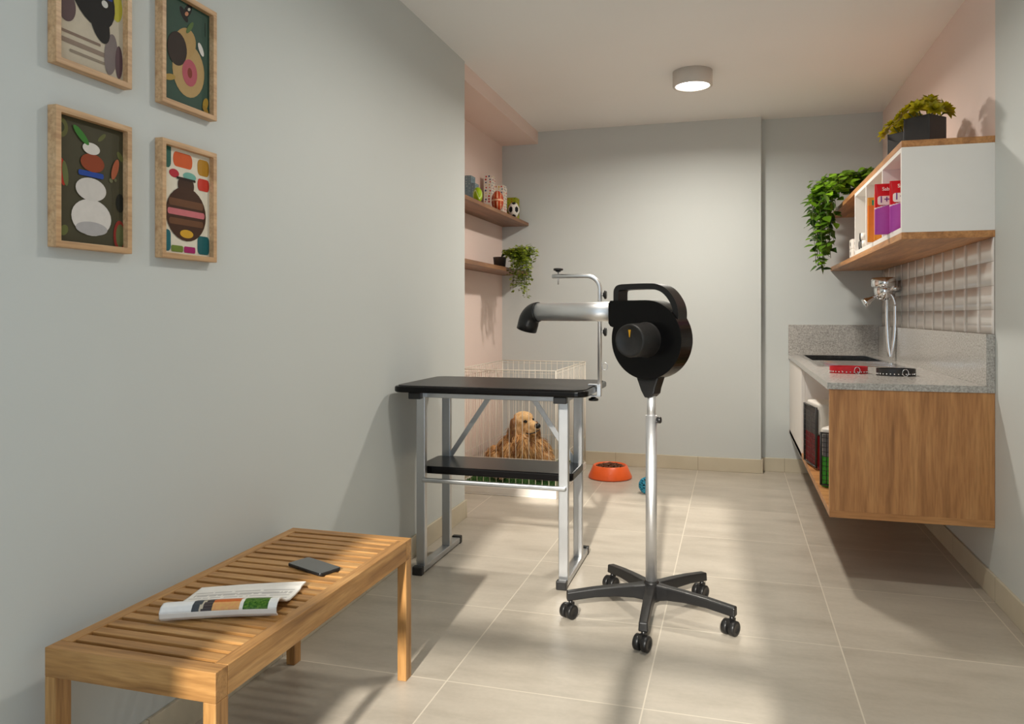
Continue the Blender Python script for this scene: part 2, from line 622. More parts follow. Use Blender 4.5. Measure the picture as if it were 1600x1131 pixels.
bh, bt = 0.1, 0.012
structure('baseboard_left', MB().box(LX, LX + bt, YR, YN, 0, bh).box(PX, LX + bt, YN, YN + bt, 0, bh), MT['base_y'], bevel=0.002)
structure('baseboard_niche', MB().box(PX, PX + bt, YN + bt, YB, 0, bh), MT['base_y'], bevel=0.002)
structure('baseboard_back', MB().box(PX + bt, 0.193, YB - bt, YB, 0, bh).box(0.193, 0.193 + bt, YB - bt, YB2 - bt, 0, bh), MT['base_x'], bevel=0.002)
structure('baseboard_alcove', MB().box(0.193 + bt, RX - bt, YB2 - bt, YB2, 0, bh), MT['base_x'], bevel=0.002)
structure('baseboard_right', MB().box(RX - bt, RX, YR, YB2 - bt, 0, bh), MT['base_y'], bevel=0.002)

# glazed tiles above the counter: every tile dished and slightly tilted
mb = MB()
tx = RX - 0.0045
tw, th = 0.1965, 0.0985
z = 1.072
zi = 0
while z < 1.466:
    y = YE
    while y < YB2 - 0.01:
        y1 = min(y + tw, YB2 - 0.001)
        z1 = min(z + th, 1.466)
        g = 0.0007
        n = 6
        ys = [y + g + (y1 - y - 2 * g) * i / n for i in range(n + 1)]
        def dx(t):           # wave across the tile: proud at the near edge, hollow at the far edge
            return tx - 0.0006 * (1 - t) ** 1.6 - 0.0004
        k = len(mb.v)
        for zz in (z + g, z1 - g):
            for i, yy in enumerate(ys):
                mb.v.append((dx(i / n), yy, zz))
        for i in range(n):
            mb.face((k + i, k + n + 1 + i, k + n + 2 + i, k + i + 1), True)
        # sides
        k2 = len(mb.v)
        for zz in (z + g, z1 - g):
            for yy in (y + g, y1 - g):
                mb.v.append((RX, yy, zz))
        mb.face((k, k2, k2 + 2, k + n + 1)); mb.face((k + n, k + 2 * n + 1, k2 + 3, k2 + 1))
        b0 = list(range(k, k + n + 1)); t0 = list(range(k + n + 1, k + 2 * n + 2))
        mb.face(b0 + [k2 + 1, k2]); mb.face(t0[::-1] + [k2 + 2, k2 + 3])
        y += tw
    z += th
structure('trim_2', mb, MT['tile'])
gm = plain('tile_grout', srgb(172, 162, 154), 0.8)
structure('trim_3', MB().box(RX - 0.004, RX, YE, YB2, 1.072, 1.466), gm)

# ------------------------------------------------------------------ ceiling lamps
def ceiling_lamp(x, y, label, watts):
    t = Thing('ceiling_light', label, 'lamp', (x, y, ZC), group='round ceiling lights')
    M = Matrix.Translation((x, y, 0))
    z0 = ZC - 0.088
    t.part('housing', MB().lathe([(0.098, z0 + 0.006), (0.100, z0), (0.113, z0), (0.115, z0 + 0.003), (0.115, ZC)], M, 48, False, True), MT['lamp_body'])
    t.part('diffuser', MB().lathe([(0.0985, z0 + 0.005), (0.0985, z0 + 0.012)], M, 48), MT['lit'])
    ld = bpy.data.lights.new('lamp_glow', 'AREA')
    ld.shape = 'DISK'
    ld.size = 0.19
    ld.energy = watts
    ld.color = LAMP_COL
    ld.spread = math.radians(169)
    lo = bpy.data.objects.new('lamp_glow', ld)
    COL.objects.link(lo)
    lo.parent = t.o
    lo.location = (0, 0, -0.0895)


ceiling_lamp(-0.233, 4.66, 'round lit lamp on the ceiling above the hair dryer', LAMP_W[0])
ceiling_lamp(-0.25, 2.62, 'round lit ceiling lamp over the grooming table', LAMP_W[1])
ceiling_lamp(-0.25, 0.55, 'added ceiling lamp out of view near the window wall, fill light only', LAMP_W[2])  # no lamp known here; added as fill for surfaces facing the window wall


# ------------------------------------------------------------------ picture frames
def ell2(cy, cz, ry, rz, rot=0, n=28, lo=0, hi=360):
    c, s_ = math.cos(math.radians(rot)), math.sin(math.radians(rot))
    out = []
    for i in range(n):
        t = math.radians(lo + (hi - lo) * i / n)
        a, b = ry * math.cos(t), rz * math.sin(t)
        out.append((cy + a * c - b * s_, cz + a * s_ + b * c))
    return out


def picture(y0, y1, z0, z1, shapes, bgc, label):
    t = Thing('picture_frame', label, 'picture', (LX, (y0 + y1) / 2, z0), group='wood framed prints on the left wall')
    fw, d = 0.0145, 0.025
    x1 = LX + d
    mb = MB()
    # one mitred frame: outer and inner rectangles joined
    n = 0
    for x in (LX + 0.0005, x1):
        for (dy, dz) in ((0, 0), (fw, fw)):
            mb.v += [(x, y0 + dy, z0 + dz), (x, y1 - dy, z0 + dz), (x, y1 - dy, z1 - dz), (x, y0 + dy, z1 - dz)]
    for k in range(4):
        k2 = (k + 1) % 4
        mb.face((8 + k, 8 + k2, 12 + k2, 12 + k)); mb.face((k, 4 + k, 4 + k2, k2))
        mb.face((k, k2, 8 + k2, 8 + k)); mb.face((4 + k, 12 + k, 12 + k2, 4 + k2))
    f = t.part('frame', mb, W('oak', 'y'), bevel=0.0010)
    mb = MB()
    iy0, iy1, iz0, iz1 = y0 + fw, y1 - fw, z0 + fw, z1 - fw
    mb.col = bgc
    mb.box(LX + 0.004, LX + 0.010, iy0, iy1, iz0, iz1)
    x = LX + 0.0102
    for k, (pts, c) in enumerate(shapes):
        q = []
        for (u, v) in pts:
            q.append((x + 0.00012 * k, min(max(iy0 + u * (iy1 - iy0), iy0), iy1), min(max(iz0 + v * (iz1 - iz0), iz0), iz1)))
        mb.poly(q, c)
    t.part('art_print', mb, MT['print'])


def rr2(cy, cz, ry, rz, r=0.03):
    return rrect(cy - ry, cy + ry, cz - rz, cz + rz, r, 4)


C = srgb
f2 = [(ell2(0.06, 0.90, 0.10, 0.08), C(96, 98, 52)), (ell2(0.06, 0.90, 0.05, 0.04), C(60, 64, 40)),
      (ell2(0.66, 0.90, 0.07, 0.02, 30), C(98, 100, 56)), (ell2(0.95, 0.78, 0.06, 0.03, -30), C(98, 100, 56)),
      (ell2(0.08, 0.55, 0.05, 0.11, 12), C(178, 52, 34)), (ell2(0.12, 0.54, 0.04, 0.10, 12), C(104, 112, 66)),
      (ell2(0.95, 0.38, 0.07, 0.08), C(28, 30, 24)), (ell2(0.94, 0.10, 0.10, 0.13), C(136, 46, 38)), (ell2(0.95, 0.10, 0.07, 0.10), C(92, 96, 60)),
      (ell2(0.10, 0.09, 0.06, 0.04, 20), C(100, 106, 58)), (ell2(0.80, 0.56, 0.03, 0.02), C(104, 104, 74)), (ell2(0.87, 0.57, 0.02, 0.015), C(104, 104, 74)),
      # a stack of pebbles and leaves
      (ell2(0.50, 0.22, 0.30, 0.15), C(212, 206, 200)), (ell2(0.50, 0.13, 0.24, 0.055), C(172, 168, 168)),
      (ell2(0.49, 0.45, 0.23, 0.095), C(206, 200, 194)), (rr2(0.49, 0.575, 0.19, 0.022, 0.02), C(36, 70, 150)),
      (ell2(0.51, 0.67, 0.18, 0.075), C(140, 62, 32)), (ell2(0.49, 0.785, 0.13, 0.048), C(214, 208, 200)),
      (ell2(0.34, 0.875, 0.13, 0.035, -28), C(56, 120, 44)), (ell2(0.86, 0.66, 0.10, 0.045, 60), C(166, 88, 58))]
f4 = [(rr2(0.06, 0.93, 0.12, 0.13, 0.06), C(46, 96, 84)), (rr2(0.42, 0.90, 0.20, 0.07, 0.06), C(206, 90, 40)), (rr2(0.86, 0.88, 0.13, 0.08, 0.06), C(176, 128, 40)),
      (ell2(0.24, 0.76, 0.10, 0.04), C(178, 40, 56)), (ell2(0.56, 0.76, 0.14, 0.04), C(112, 170, 156)), (rr2(0.86, 0.71, 0.13, 0.06, 0.05), C(196, 58, 44)),
      (rr2(0.09, 0.12, 0.08, 0.10, 0.05), C(30, 100, 110)), (rr2(0.86, 0.11, 0.13, 0.09, 0.05), C(28, 92, 96)), (rr2(0.56, 0.05, 0.12, 0.03, 0.02), C(160, 30, 100)), (rr2(0.30, 0.05, 0.12, 0.03, 0.02), C(110, 130, 50)),
      # a round brown vase with a banded middle
      (rr2(0.48, 0.665, 0.17, 0.055, 0.05), C(62, 38, 24)), (ell2(0.49, 0.39, 0.42, 0.26), C(66, 40, 25)), (rr2(0.49, 0.49, 0.36, 0.035, 0.03), C(104, 68, 44)),
      (rr2(0.49, 0.40, 0.39, 0.030, 0.03), C(196, 110, 116)), (rr2(0.49, 0.31, 0.36, 0.030, 0.03), C(104, 68, 44)), (ell2(0.49, 0.20, 0.14, 0.04), C(206, 158, 44)),
      (rr2(0.48, 0.725, 0.20, 0.012, 0.01), C(40, 26, 18))]
f3 = [(ell2(0.52, 0.93, 0.12, 0.05, 40), C(22, 22, 22)), (ell2(0.44, 0.88, 0.10, 0.045, -30), C(26, 24, 24)), (ell2(0.50, 0.90, 0.04, 0.02, 20), C(190, 130, 96)), (ell2(0.55, 0.955, 0.03, 0.014, 20), C(200, 196, 180)),
      (rr2(0.08, 0.86, 0.006, 0.08, 0.004), C(24, 30, 26)), (rr2(0.90, 0.84, 0.006, 0.07, 0.004), C(24, 30, 26)),
      # a tan fruit cut open beside a dark one
      (ell2(0.54, 0.36, 0.34, 0.26, 8), C(178, 148, 98)), (ell2(0.46, 0.60, 0.24, 0.15, 20), C(176, 144, 92)),
      (ell2(0.30, 0.52, 0.20, 0.16, 10), C(46, 34, 28)), (ell2(0.56, 0.34, 0.16, 0.13, 8), C(176, 84, 96)), (ell2(0.56, 0.34, 0.05, 0.05), C(128, 52, 36)),
      (ell2(0.56, 0.78, 0.10, 0.03, 40), C(86, 110, 60)), (ell2(0.80, 0.62, 0.08, 0.04, -40), C(216, 212, 206)),
      (ell2(0.14, 0.22, 0.12, 0.03, 10), C(170, 140, 70)), (ell2(0.90, 0.10, 0.07, 0.05, 40), C(160, 128, 44)), (ell2(0.90, 0.04, 0.07, 0.03, -20), C(150, 116, 40))]
f1 = [(rr2(0.80, 0.80, 0.18, 0.18, 0.05), C(168, 158, 96)), (ell2(0.90, 0.62, 0.09, 0.12), C(184, 174, 60)),
      (rr2(0.42, 0.17, 0.40, 0.02, 0.01), C(140, 122, 108)), (rr2(0.34, 0.24, 0.30, 0.012, 0.01), C(132, 112, 98)), (rr2(0.56, 0.10, 0.38, 0.012, 0.01), C(142, 128, 112)),
      (ell2(0.14, 0.44, 0.13, 0.12, 10), C(92, 72, 74)), (ell2(0.80, 0.20, 0.10, 0.18, -12), C(122, 110, 108)), (ell2(0.93, 0.16, 0.06, 0.14), C(92, 70, 74)),
      (ell2(0.50, 0.66, 0.38, 0.26, -24), C(12, 11, 11)), (ell2(0.62, 0.44, 0.20, 0.13, -50), C(12, 11, 11)), (ell2(0.42, 0.82, 0.26, 0.12), C(34, 22, 18)),
      (rr2(0.72, 0.665, 0.10, 0.018, 0.012), C(30, 60, 130)), (ell2(0.70, 0.60, 0.05, 0.03), C(206, 204, 198))]
picture(1.352, 1.576, 1.712, 2.028, f1, C(196, 184, 164), 'framed print with a large black shape on pale beige, upper picture nearest the viewer')
picture(1.682, 1.903, 1.712, 2.028, f3, C(52, 78, 66), 'framed print with tan, pink and dark rounded shapes on deep green')
picture(1.352, 1.576, 1.302, 1.618, f2, C(70, 66, 48), 'framed print with stacked white and rust shapes on dark olive')
picture(1.682, 1.903, 1.302, 1.618, f4, C(222, 214, 196), 'framed print with a big round brown shape over coloured rounded squares')

# ------------------------------------------------------------------ bench
t = Thing('slatted_bench', 'honey coloured slatted wooden bench along the grey left wall', 'bench', (-1.2, 1.78, 0))
bx0, bx1, by0, by1, bz = -1.414, -0.986, 1.297, 2.258, 0.44
for x in (bx0, bx1 - 0.030):
    for y in (by0, by1 - 0.040):
        t.part('leg', MB().box(x, x + 0.030, y, y + 0.040, 0, bz - 0.062), W('teak', 'z'), bevel=0.0015)
for y in (by0, by1 - 0.038):
    t.part('end_rail', MB().box(bx0, bx1, y, y + 0.038, bz - 0.062, bz), W('teak', 'x'), bevel=0.0015)
for x in (bx0, bx1 - 0.032):
    t.part('side_rail', MB().box(x, x + 0.032, by0 + 0.0385, by1 - 0.0385, bz - 0.062, bz), W('teak', 'y'), bevel=0.0015)
mb = MB()
ns = 20
p = (by1 - by0 - 0.076) / (ns + 0.30)
for i in range(ns):
    y = by0 + 0.038 + 0.30 * p + i * p
    mb.box(bx0 + 0.030, bx1 - 0.030, y, y + p * 0.70, bz - 0.022, bz - 0.001)
t.part('slat', mb, W('teak', 'x'), bevel=0.0015)

# magazine: an open magazine folded back on itself, its near half curling over
t = Thing('magazine', 'open curled magazine with a green photo, lying on the bench slats', 'magazine', (-1.195, 1.64, bz), math.atan2(0.118, 0.272), local=True)
prof = [(0.085, 0.003), (0.040, 0.004), (0.0, 0.005), (-0.035, 0.007), (-0.060, 0.013), (-0.080, 0.024), (-0.094, 0.033), (-0.108, 0.036), (-0.121, 0.032), (-0.129, 0.022), (-0.128, 0.010), (-0.120, 0.003)]
# densify
def dens(pr, n):
    out = []
    for i in range(len(pr) - 1):
        for k in range(n):
            f = k / n
            out.append((pr[i][0] * (1 - f) + pr[i + 1][0] * f, pr[i][1] * (1 - f) + pr[i + 1][1] * f))
    out.append(pr[-1])
    return out
prof = dens(prof, 5)
NU = 64
mb = MB()
L = 0.262
rows = len(prof)
def skew(u, y): return (u - 0.5) * L + (y + 0.1) * 0.18
thick = 0.0035
for lay in (0, 1):
    for (y, z) in prof:
        for i in range(NU + 1):
            u = i / NU
            mb.v.append((skew(u, y), y + 0.006 * math.sin(u * 3), z + (thick if lay == 0 else 0) + 0.004 * (1 if y > 0.04 else 0) * u))
def pic(u, s):
    """printed picture colours; s runs 0 at the far edge to 1 at the lower rolled edge"""
    h = noise.noise(Vector((u * 40, s * 30, 0)))
    if s > 0.52:
        q = (s - 0.52) / 0.48
        if u < 0.27: return C(238, 236, 234)
        if u < 0.30 + 0.06 * (1 - q): return C(70, 74, 80)
        if u < 0.325 + 0.06 * (1 - q): return C(196, 184, 164)
        if u < 0.44: return C(84, 74, 72) if int(s * 60) % 3 else C(58, 50, 50)
        if u < 0.665: return C(206, 110 + 20 * h, 52) if q < 0.35 else C(226, 168 + 16 * h, 106)
        if u < 0.70: return C(238, 234, 226)
        if u < 0.915: return C(70 + 60 * h, 112 + 50 * h, 34 + 20 * h)
        return C(240, 238, 234)
    if s > 0.40:
        if u > 0.52 and u < 0.95: return C(142 + 40 * h, 128 + 30 * h, 96)
        if u > 0.36 and u < 0.6: return C(150, 146, 140)
        return C(236, 232, 226)
    if 0.05 < s < 0.36 and 0.03 < u < 0.95 and int(s * 150) % 2 and h > -0.3: return C(196, 192, 188)
    return C(236, 232, 226)
for r in range(rows - 1):
    for i in range(NU):
        mb.col = pic((i + 0.5) / NU, r / (rows - 1))
        a = r * (NU + 1) + i
        mb.face((a, a + NU + 1, a + NU + 2, a + 1), True)
        mb.col = C(232, 228, 222)
        b_ = rows * (NU + 1) + a
        mb.face((b_, b_ + 1, b_ + NU + 2, b_ + NU + 1), True)
mb.col = C(228, 224, 218)
K = rows * (NU + 1)
for r in range(rows - 1):
    for i, fl in ((0, False), (NU, True)):
        a = r * (NU + 1) + i
        q = (a, K + a, K + a + NU + 1, a + NU + 1)
        mb.face(q[::-1] if fl else q)
for i in range(NU):
    for r, fl in ((0, True), (rows - 1, False)):
        a = r * (NU + 1) + i
        q = (a, K + a, K + a + 1, a + 1)
        mb.face(q if fl else q[::-1])
t.part('pages', mb, MT['print_gloss'])
mb = MB()
mb.col = C(226, 222, 214)
mb.box(-0.105, 0.112, -0.100, 0.078, 0.0, 0.003)
t.part('cover', mb, MT['print'])

# phone
t = Thing('smartphone', 'black smartphone lying on the bench slats beyond the magazine', 'phone', (-1.131, 1.914, bz), math.atan2(-0.058, 0.140), local=True)
t.part('body', MB().prism(rrect(-0.075, 0.075, -0.037, 0.037, 0.010), 0, 0.0075), MT['black_satin'], bevel=0.0015)
t.part('screen', MB().prism(rrect(-0.0725, 0.0725, -0.0345, 0.0345, 0.008), 0.0076, 0.0082), MT['glass_black'])

# ------------------------------------------------------------------ grooming table
t = Thing('grooming_table', 'black topped grooming table on grey steel legs with a lower shelf', 'table', (-1.01, 3.35, 0))
t.part('tabletop', MB().prism(rrect(-1.442, -0.574, 3.080, 3.632, 0.05), 0.811, 0.838), MT['black_gloss'], bevel=0.008, bseg=4)
t.part('top_mat', MB().prism(rrect(-1.428, -0.588, 3.094, 3.618, 0.045), 0.8385, 0.842), MT['black_mat_top'], bevel=0.001)
for x0, x1 in ((-1.362, -1.320), (-0.712, -0.670)):
    for y0, y1 in ((3.172, 3.200), (3.486, 3.514)):
        t.part('leg', MB().box(x0, x1, y0, y1, 0.030, 0.790), MT['alu_flat'], bevel=0.003)
    fb = t.part('foot_bar', MB().box(x0, x1, 3.158, 3.630, 0.006, 0.032), MT['alu_flat'], bevel=0.003)
    for y0, y1 in ((3.130, 3.160), (3.628, 3.658)):
        t.part('foot_cap', MB().box(x0 - 0.002, x1 + 0.002, y0, y1, 0, 0.038), MT['black_satin'], parent=fb, bevel=0.004)
    tr = t.part('top_rail', MB().box(x0 - 0.004, x1 + 0.004, 3.13, 3.58, 0.786, 0.811), MT['alu_flat'], bevel=0.002)
    t.part('rail_cap', MB().box(x0 - 0.006, x1 + 0.008, 3.098, 3.132, 0.782, 0.8105), MT['black_satin'], parent=tr, bevel=0.003)
t.part('cross_rail', MB().box(-1.320, -0.712, 3.176, 3.198, 0.782, 0.805), MT['alu_flat'], bevel=0.002)
t.part('cross_rail', MB().box(-1.320, -0.712, 3.490, 3.512, 0.782, 0.805), MT['alu_flat'], bevel=0.002)
t.part('stretcher', MB().box(-1.330, -0.676, 3.155, 3.173, 0.407, 0.427), MT['alu_flat'], bevel=0.006)
t.part('stretcher', MB().box(-1.330, -0.700, 3.486, 3.506, 0.407, 0.427), MT['alu_flat'], bevel=0.004)
t.part('lower_shelf', MB().prism(rrect(-1.385, -0.664, 3.228, 3.505, 0.035), 0.432, 0.466), MT['black_gloss'], bevel=0.007, bseg=4)
t.part('brace', MB().bar((-1.105, 3.500, 0.785), (-1.325, 3.500, 0.462), 0.008, 0.024), MT['alu_flat'], bevel=0.001)
t.part('brace', MB().bar((-0.925, 3.500, 0.785), (-0.705, 3.500, 0.462), 0.008, 0.024), MT['alu_flat'], bevel=0.001)

# grooming arm clamped to the table's right edge
t = Thing('leash_post', 'bent steel leash post clamped to the table edge with black knobs', 'leash post', (-0.562, 3.33, 0.80))
px_, py_ = -0.562, 3.33
pts = [(px_, py_, 0.795)]
for i in range(0, 9):
    a = math.pi / 2 * i / 8
    pts.append((px_ - 0.06 + 0.06 * math.cos(a), py_, 1.262 + 0.06 * math.sin(a)))
pts.append((-0.775, py_, 1.322))
t.part('pole', MB().tube(pts, 0.0095, 12), MT['alu'])
t.part('clamp', MB().box(-0.612, -0.556, py_ - 0.013, py_ + 0.013, 0.8425, 0.847).box(-0.573, -0.556, py_ - 0.013, py_ + 0.013, 0.795, 0.8425).box(-0.612, -0.556, py_ - 0.013, py_ + 0.013, 0.793, 0.798), MT['alu'], bevel=0.001)


def knob_mb(c, d, r=0.020, h=0.012):
    d = Vector(d).normalized()
    M = Matrix.Translation(Vector(c)) @ d.to_track_quat('Z', 'Y').to_matrix().to_4x4()
    return MB().lathe([(r * 0.45, -0.004), (r * 0.6, 0), (r, 0.003), (r, h - 0.002), (r * 0.85, h)], M, 16)


def screw(t, a, b, d, r=0.020):
    k = t.part('screw', MB().tube([a, b], 0.003, 8), MT['alu'])
    t.part('knob', knob_mb(b, d, r), MT['black_satin'], parent=k)


screw(t, (-0.590, py_, 0.800), (-0.590, py_, 0.786), (0, 0, -1), 0.022)
screw(t, (px_ + 0.005, py_, 1.076), (px_ + 0.018, py_, 1.076), (1, 0, 0), 0.019)
screw(t, (px_ + 0.005, py_, 1.238), (px_ + 0.018, py_, 1.238), (1, 0, 0), 0.019)
screw(t, (-0.748, py_, 1.285), (-0.748, py_, 1.345), (0, 0, 1), 0.022)
pts = []
for i in range(12):
    a = 2 * math.pi * i / 12
    pts.append((px_ + 0.022 + 0.012 * math.cos(a), py_, 0.925 + 0.016 * math.sin(a)))
t.part('loop', MB().tube(pts, 0.0022, 6, closed=True), MT['alu'])

# ------------------------------------------------------------------ stand dryer
DX, DY = -0.302, 2.965
t = Thing('stand_hair_dryer', 'black pet hair dryer with silver nozzle on a five wheeled stand', 'hair dryer', (DX, DY, 0))
nv = Vector((-0.4035, -0.915, 0)).normalized()
tv = Vector((-nv.y * -1, 0, 0))
tv = Vector((nv.y, -nv.x, 0))          # nozzle direction, to the left
zc = 1.056
# frame for the casing: local x = tv, local y = up, local z = nv
HC = Matrix(((tv.x, 0, nv.x, DX), (tv.y, 0, nv.y, DY), (0, 1, 0, zc), (0, 0, 0, 1)))
R = 0.150
poly = []
a0 = math.degrees(math.asin(0.055 / R))
for i in range(49):
    a = math.radians(90 - 0) - math.radians((270 + a0 + 0) * i / 48) * 1.0
    poly.append((R * math.cos(a), R * math.sin(a)))
# the arc runs from the top clockwise (away from the nozzle) round to the notch under the outlet
arc = []
tot = 360 - (90 - a0)
for i in range(57):
    a = math.radians(90 + tot * i / 56)
    arc.append((R * math.cos(a), R * math.sin(a)))
poly = arc + [(0.146, 0.046), (0.158, 0.051), (0.165, 0.062), (0.165, 0.138), (0.156, 0.150)]
cas = t.part('casing', MB().prism(poly, -0.047, 0.045, HC), MT['black_gloss'], bevel=0.014, bseg=4)
for f in cas.data.polygons: f.use_smooth = False
# rear rim ring
t.part('rear_cover', MB().lathe([(0.100, -0.070), (0.128, -0.064), (0.146, -0.047), (0.146, -0.040)], HC, 48), MT['black_satin'], parent=cas)
# control knob
kb = t.part('control_knob', MB().lathe([(0.070, 0.040), (0.066, 0.048), (0.064, 0.060), (0.062, 0.152), (0.060, 0.160), (0.054, 0.162), (0.051, 0.158), (0.0, 0.158)], HC, 48, False, False), MT['black_matt'])
t.part('pointer', MB().prism([(-0.0055, 0.040), (0.0055, 0.040), (0.001, 0.012), (-0.001, 0.012)], 0.1582, 0.1590, HC), MT['amber'], parent=kb, label='amber wedge pointer')
# handle: a flat strap bowed over the casing
path = [(0.140, 0.135), (0.140, 0.178), (0.137, 0.192), (0.124, 0.201), (0.080, 0.203), (0.0, 0.203), (-0.040, 0.199), (-0.072, 0.184), (-0.098, 0.156), (-0.115, 0.122), (-0.118, 0.085), (-0.108, 0.05)]
# round the strap's bends
fine = []
for i in range(len(path) - 1):
    q0, q1, q2, q3 = (Vector(path[max(0, min(len(path) - 1, i + k))]) for k in (-1, 0, 1, 2))
    for k in range(5):
        u = k / 5
        fine.append(tuple(0.5 * ((2 * q1) + (q2 - q0) * u + (2 * q0 - 5 * q1 + 4 * q2 - q3) * u * u + (3 * q1 - q0 - 3 * q2 + q3) * u ** 3)))
path = fine + [path[-1]]
rings = []
for i, p in enumerate(path):
    d = Vector((path[min(i + 1, len(path) - 1)][0] - path[max(i - 1, 0)][0], path[min(i + 1, len(path) - 1)][1] - path[max(i - 1, 0)][1])).normalized()
    nrm = Vector((-d.y, d.x))
    h = 0.011
    ring = []
    for (aa, bb) in ((-h, 0.030), (h, 0.030), (h, -0.040), (-h, -0.040)):
        ring.append(xform(HC, (p[0] + nrm.x * aa, p[1] + nrm.y * aa, bb)))
    rings.append(ring)
t.part('handle', MB().ring_loft(rings, smooth=False), MT['black_satin'], bevel=0.006, bseg=3)
# nozzle
def HP(a, b, h): return HC @ Vector((a, h, b))
zt = 0.107
noz = t.part('nozzle_tube', MB().tube([HP(0.165, 0, zt), HP(0.30, 0, zt), HP(0.556, 0, zt)], 0.0385, 32), MT['alu'])
pts, rad = [], []
for i in range(11):
    a = math.radians(80) * i / 10
    pts.append(HP(0.545 + 0.058 * math.sin(a), 0, zt - 0.058 * (1 - math.cos(a))))
    rad.append(0.0420 + 0.003 * i / 10)
e = pts[-1]
pts.append(e + Vector((tv.x * 0.010, tv.y * 0.010, -0.030))); rad.append(0.0445)
t.part('nozzle_elbow', MB().tube(pts, rad, 32), MT['black_satin'])
# neck bracket
M2 = HC
t.part('neck', MB().prism([(0.052, -0.140), (-0.046, -0.140), (-0.030, -0.185), (-0.026, -0.205), (-0.012, -0.218), (0.014, -0.222), (0.030, -0.195)], -0.028, 0.028, HC), MT['black_satin'], bevel=0.005)
up = t.part('upper_pole', MB().tube([(DX, DY, 0.74), (DX, DY, 0.86)], 0.0165, 24), MT['alu'])
lp = t.part('lower_pole', MB().tube([(DX, DY, 0.10), (DX, DY, 0.766)], 0.0215, 32), MT['alu'])
t.part('height_knob', knob_mb((DX + 0.020, DY - 0.004, 0.750), (1, -0.2, 0), 0.0125, 0.018), MT['black_satin'], parent=lp)
t.part('base_hub', MB().lathe([(0.034, 0.062), (0.038, 0.075), (0.037, 0.100), (0.030, 0.116), (0.028, 0.132), (0.022, 0.136)], Matrix.Translation((DX, DY, 0)), 32), MT['black_satin'])
for k in range(5):
    a = math.radians(-89 + 72 * k)
    d = Vector((math.cos(a), math.sin(a), 0))
    s_ = Vector((-d.y, d.x, 0))
    rings = []
    for (r, top, bot, hw) in ((0.024, 0.128, 0.066, 0.024), (0.07, 0.124, 0.076, 0.0205), (0.14, 0.120, 0.081, 0.0195), (0.22, 0.113, 0.079, 0.0185), (0.325, 0.100, 0.066, 0.0175)):
        c = Vector((DX, DY, 0)) + d * r
        rings.append([c + s_ * hw + Vector((0, 0, bot)), c + s_ * hw * 0.86 + Vector((0, 0, top)), c - s_ * hw * 0.86 + Vector((0, 0, top)), c - s_ * hw + Vector((0, 0, bot))])
    leg = t.part('base_leg', MB().ring_loft(rings, smooth=False), MT['black_satin'], bevel=0.005, bseg=3)
    cc = Vector((DX, DY, 0)) + d * 0.310
    ax = Vector((0.86, -0.51, 0)) if k != 0 else Vector((0.93, -0.36, 0))
    fw = Vector((-ax.y, ax.x, 0))
    wc = cc + fw * -0.010
    WM = lambda off: Matrix.Translation((wc + ax * off).to_tuple()[:2] + (0.0275,)) @ ax.to_track_quat('Z', 'Y').to_matrix().to_4x4()
    mb = MB()
    wp = [(0.008, -0.0135), (0.0245, -0.0135), (0.0275, -0.011), (0.0275, 0.006), (0.0245, 0.0085), (0.014, 0.0085), (0.012, 0.0065), (0.0, 0.0065)]
    ca_ = t.part('caster', MB().tube([cc + Vector((0, 0, 0.036)), cc + Vector((0, 0, 0.072))], 0.008, 12).tube([wc + ax * -0.02 + Vector((0, 0, 0.0275)), wc + ax * 0.02 + Vector((0, 0, 0.0275))], 0.006, 8).box(-0.0075, 0.0075, -0.016, 0.024, 0.030, 0.058, Matrix.Translation((wc.x, wc.y, 0)) @ Matrix(((ax.x, fw.x, 0, 0), (ax.y, fw.y, 0, 0), (0, 0, 1, 0), (0, 0, 0, 1)))), MT['black_satin'], parent=leg)
    mbw = MB().lathe(wp, WM(0.0175), 24, True, False)
    flip = Matrix.Translation((wc - ax * 0.0175).to_tuple()[:2] + (0.0275,)) @ (-ax).to_track_quat('Z', 'Y').to_matrix().to_4x4()
    mbw.lathe(wp, flip, 24, True, False)
    t.part('wheel', mbw, MT['black_satin'], parent=leg)

# ------------------------------------------------------------------ play pen, mat, dog
nx0, nx1, ny0, ny1 = -1.718, -1.060, 4.665, 5.672
t = Thing('wire_playpen', 'white wire dog playpen with a low white tray in the pink niche', 'playpen', ((nx0 + nx1) / 2, (ny0 + ny1) / 2, 0))
mb = MB()
g = 0.012
mb.box(nx0, nx1, ny0, ny1, 0.0, 0.012)
mb.box(nx0, nx1, ny0, ny0 + g, 0.012, 0.052).box(nx0, nx1, ny1 - g, ny1, 0.012, 0.052).box(nx0, nx0 + g, ny0 + g, ny1 - g, 0.012, 0.052).box(nx1 - g, nx1, ny0 + g, ny1 - g, 0.012, 0.052)
t.part('tray', mb, MT['white_plastic'], bevel=0.003)
ZT = 0.800


def panel(a, b):
    a, b = Vector(a), Vector(b)
    n = max(2, round((b - a).length / 0.0445))
    mb = MB()
    for i in range(n + 1):
        p = a.lerp(b, i / n)
        r = 0.0034 if i in (0, n) else 0.0018
        mb.tube([p + Vector((0, 0, 0.045)), p + Vector((0, 0, ZT))], r, 6)
    for z, r in ((ZT, 0.003), (ZT - 0.018, 0.0016), (0.24, 0.0016), (0.058, 0.003)):
        mb.tube([a + Vector((0, 0, z)), b + Vector((0, 0, z))], r, 6)
    return mb


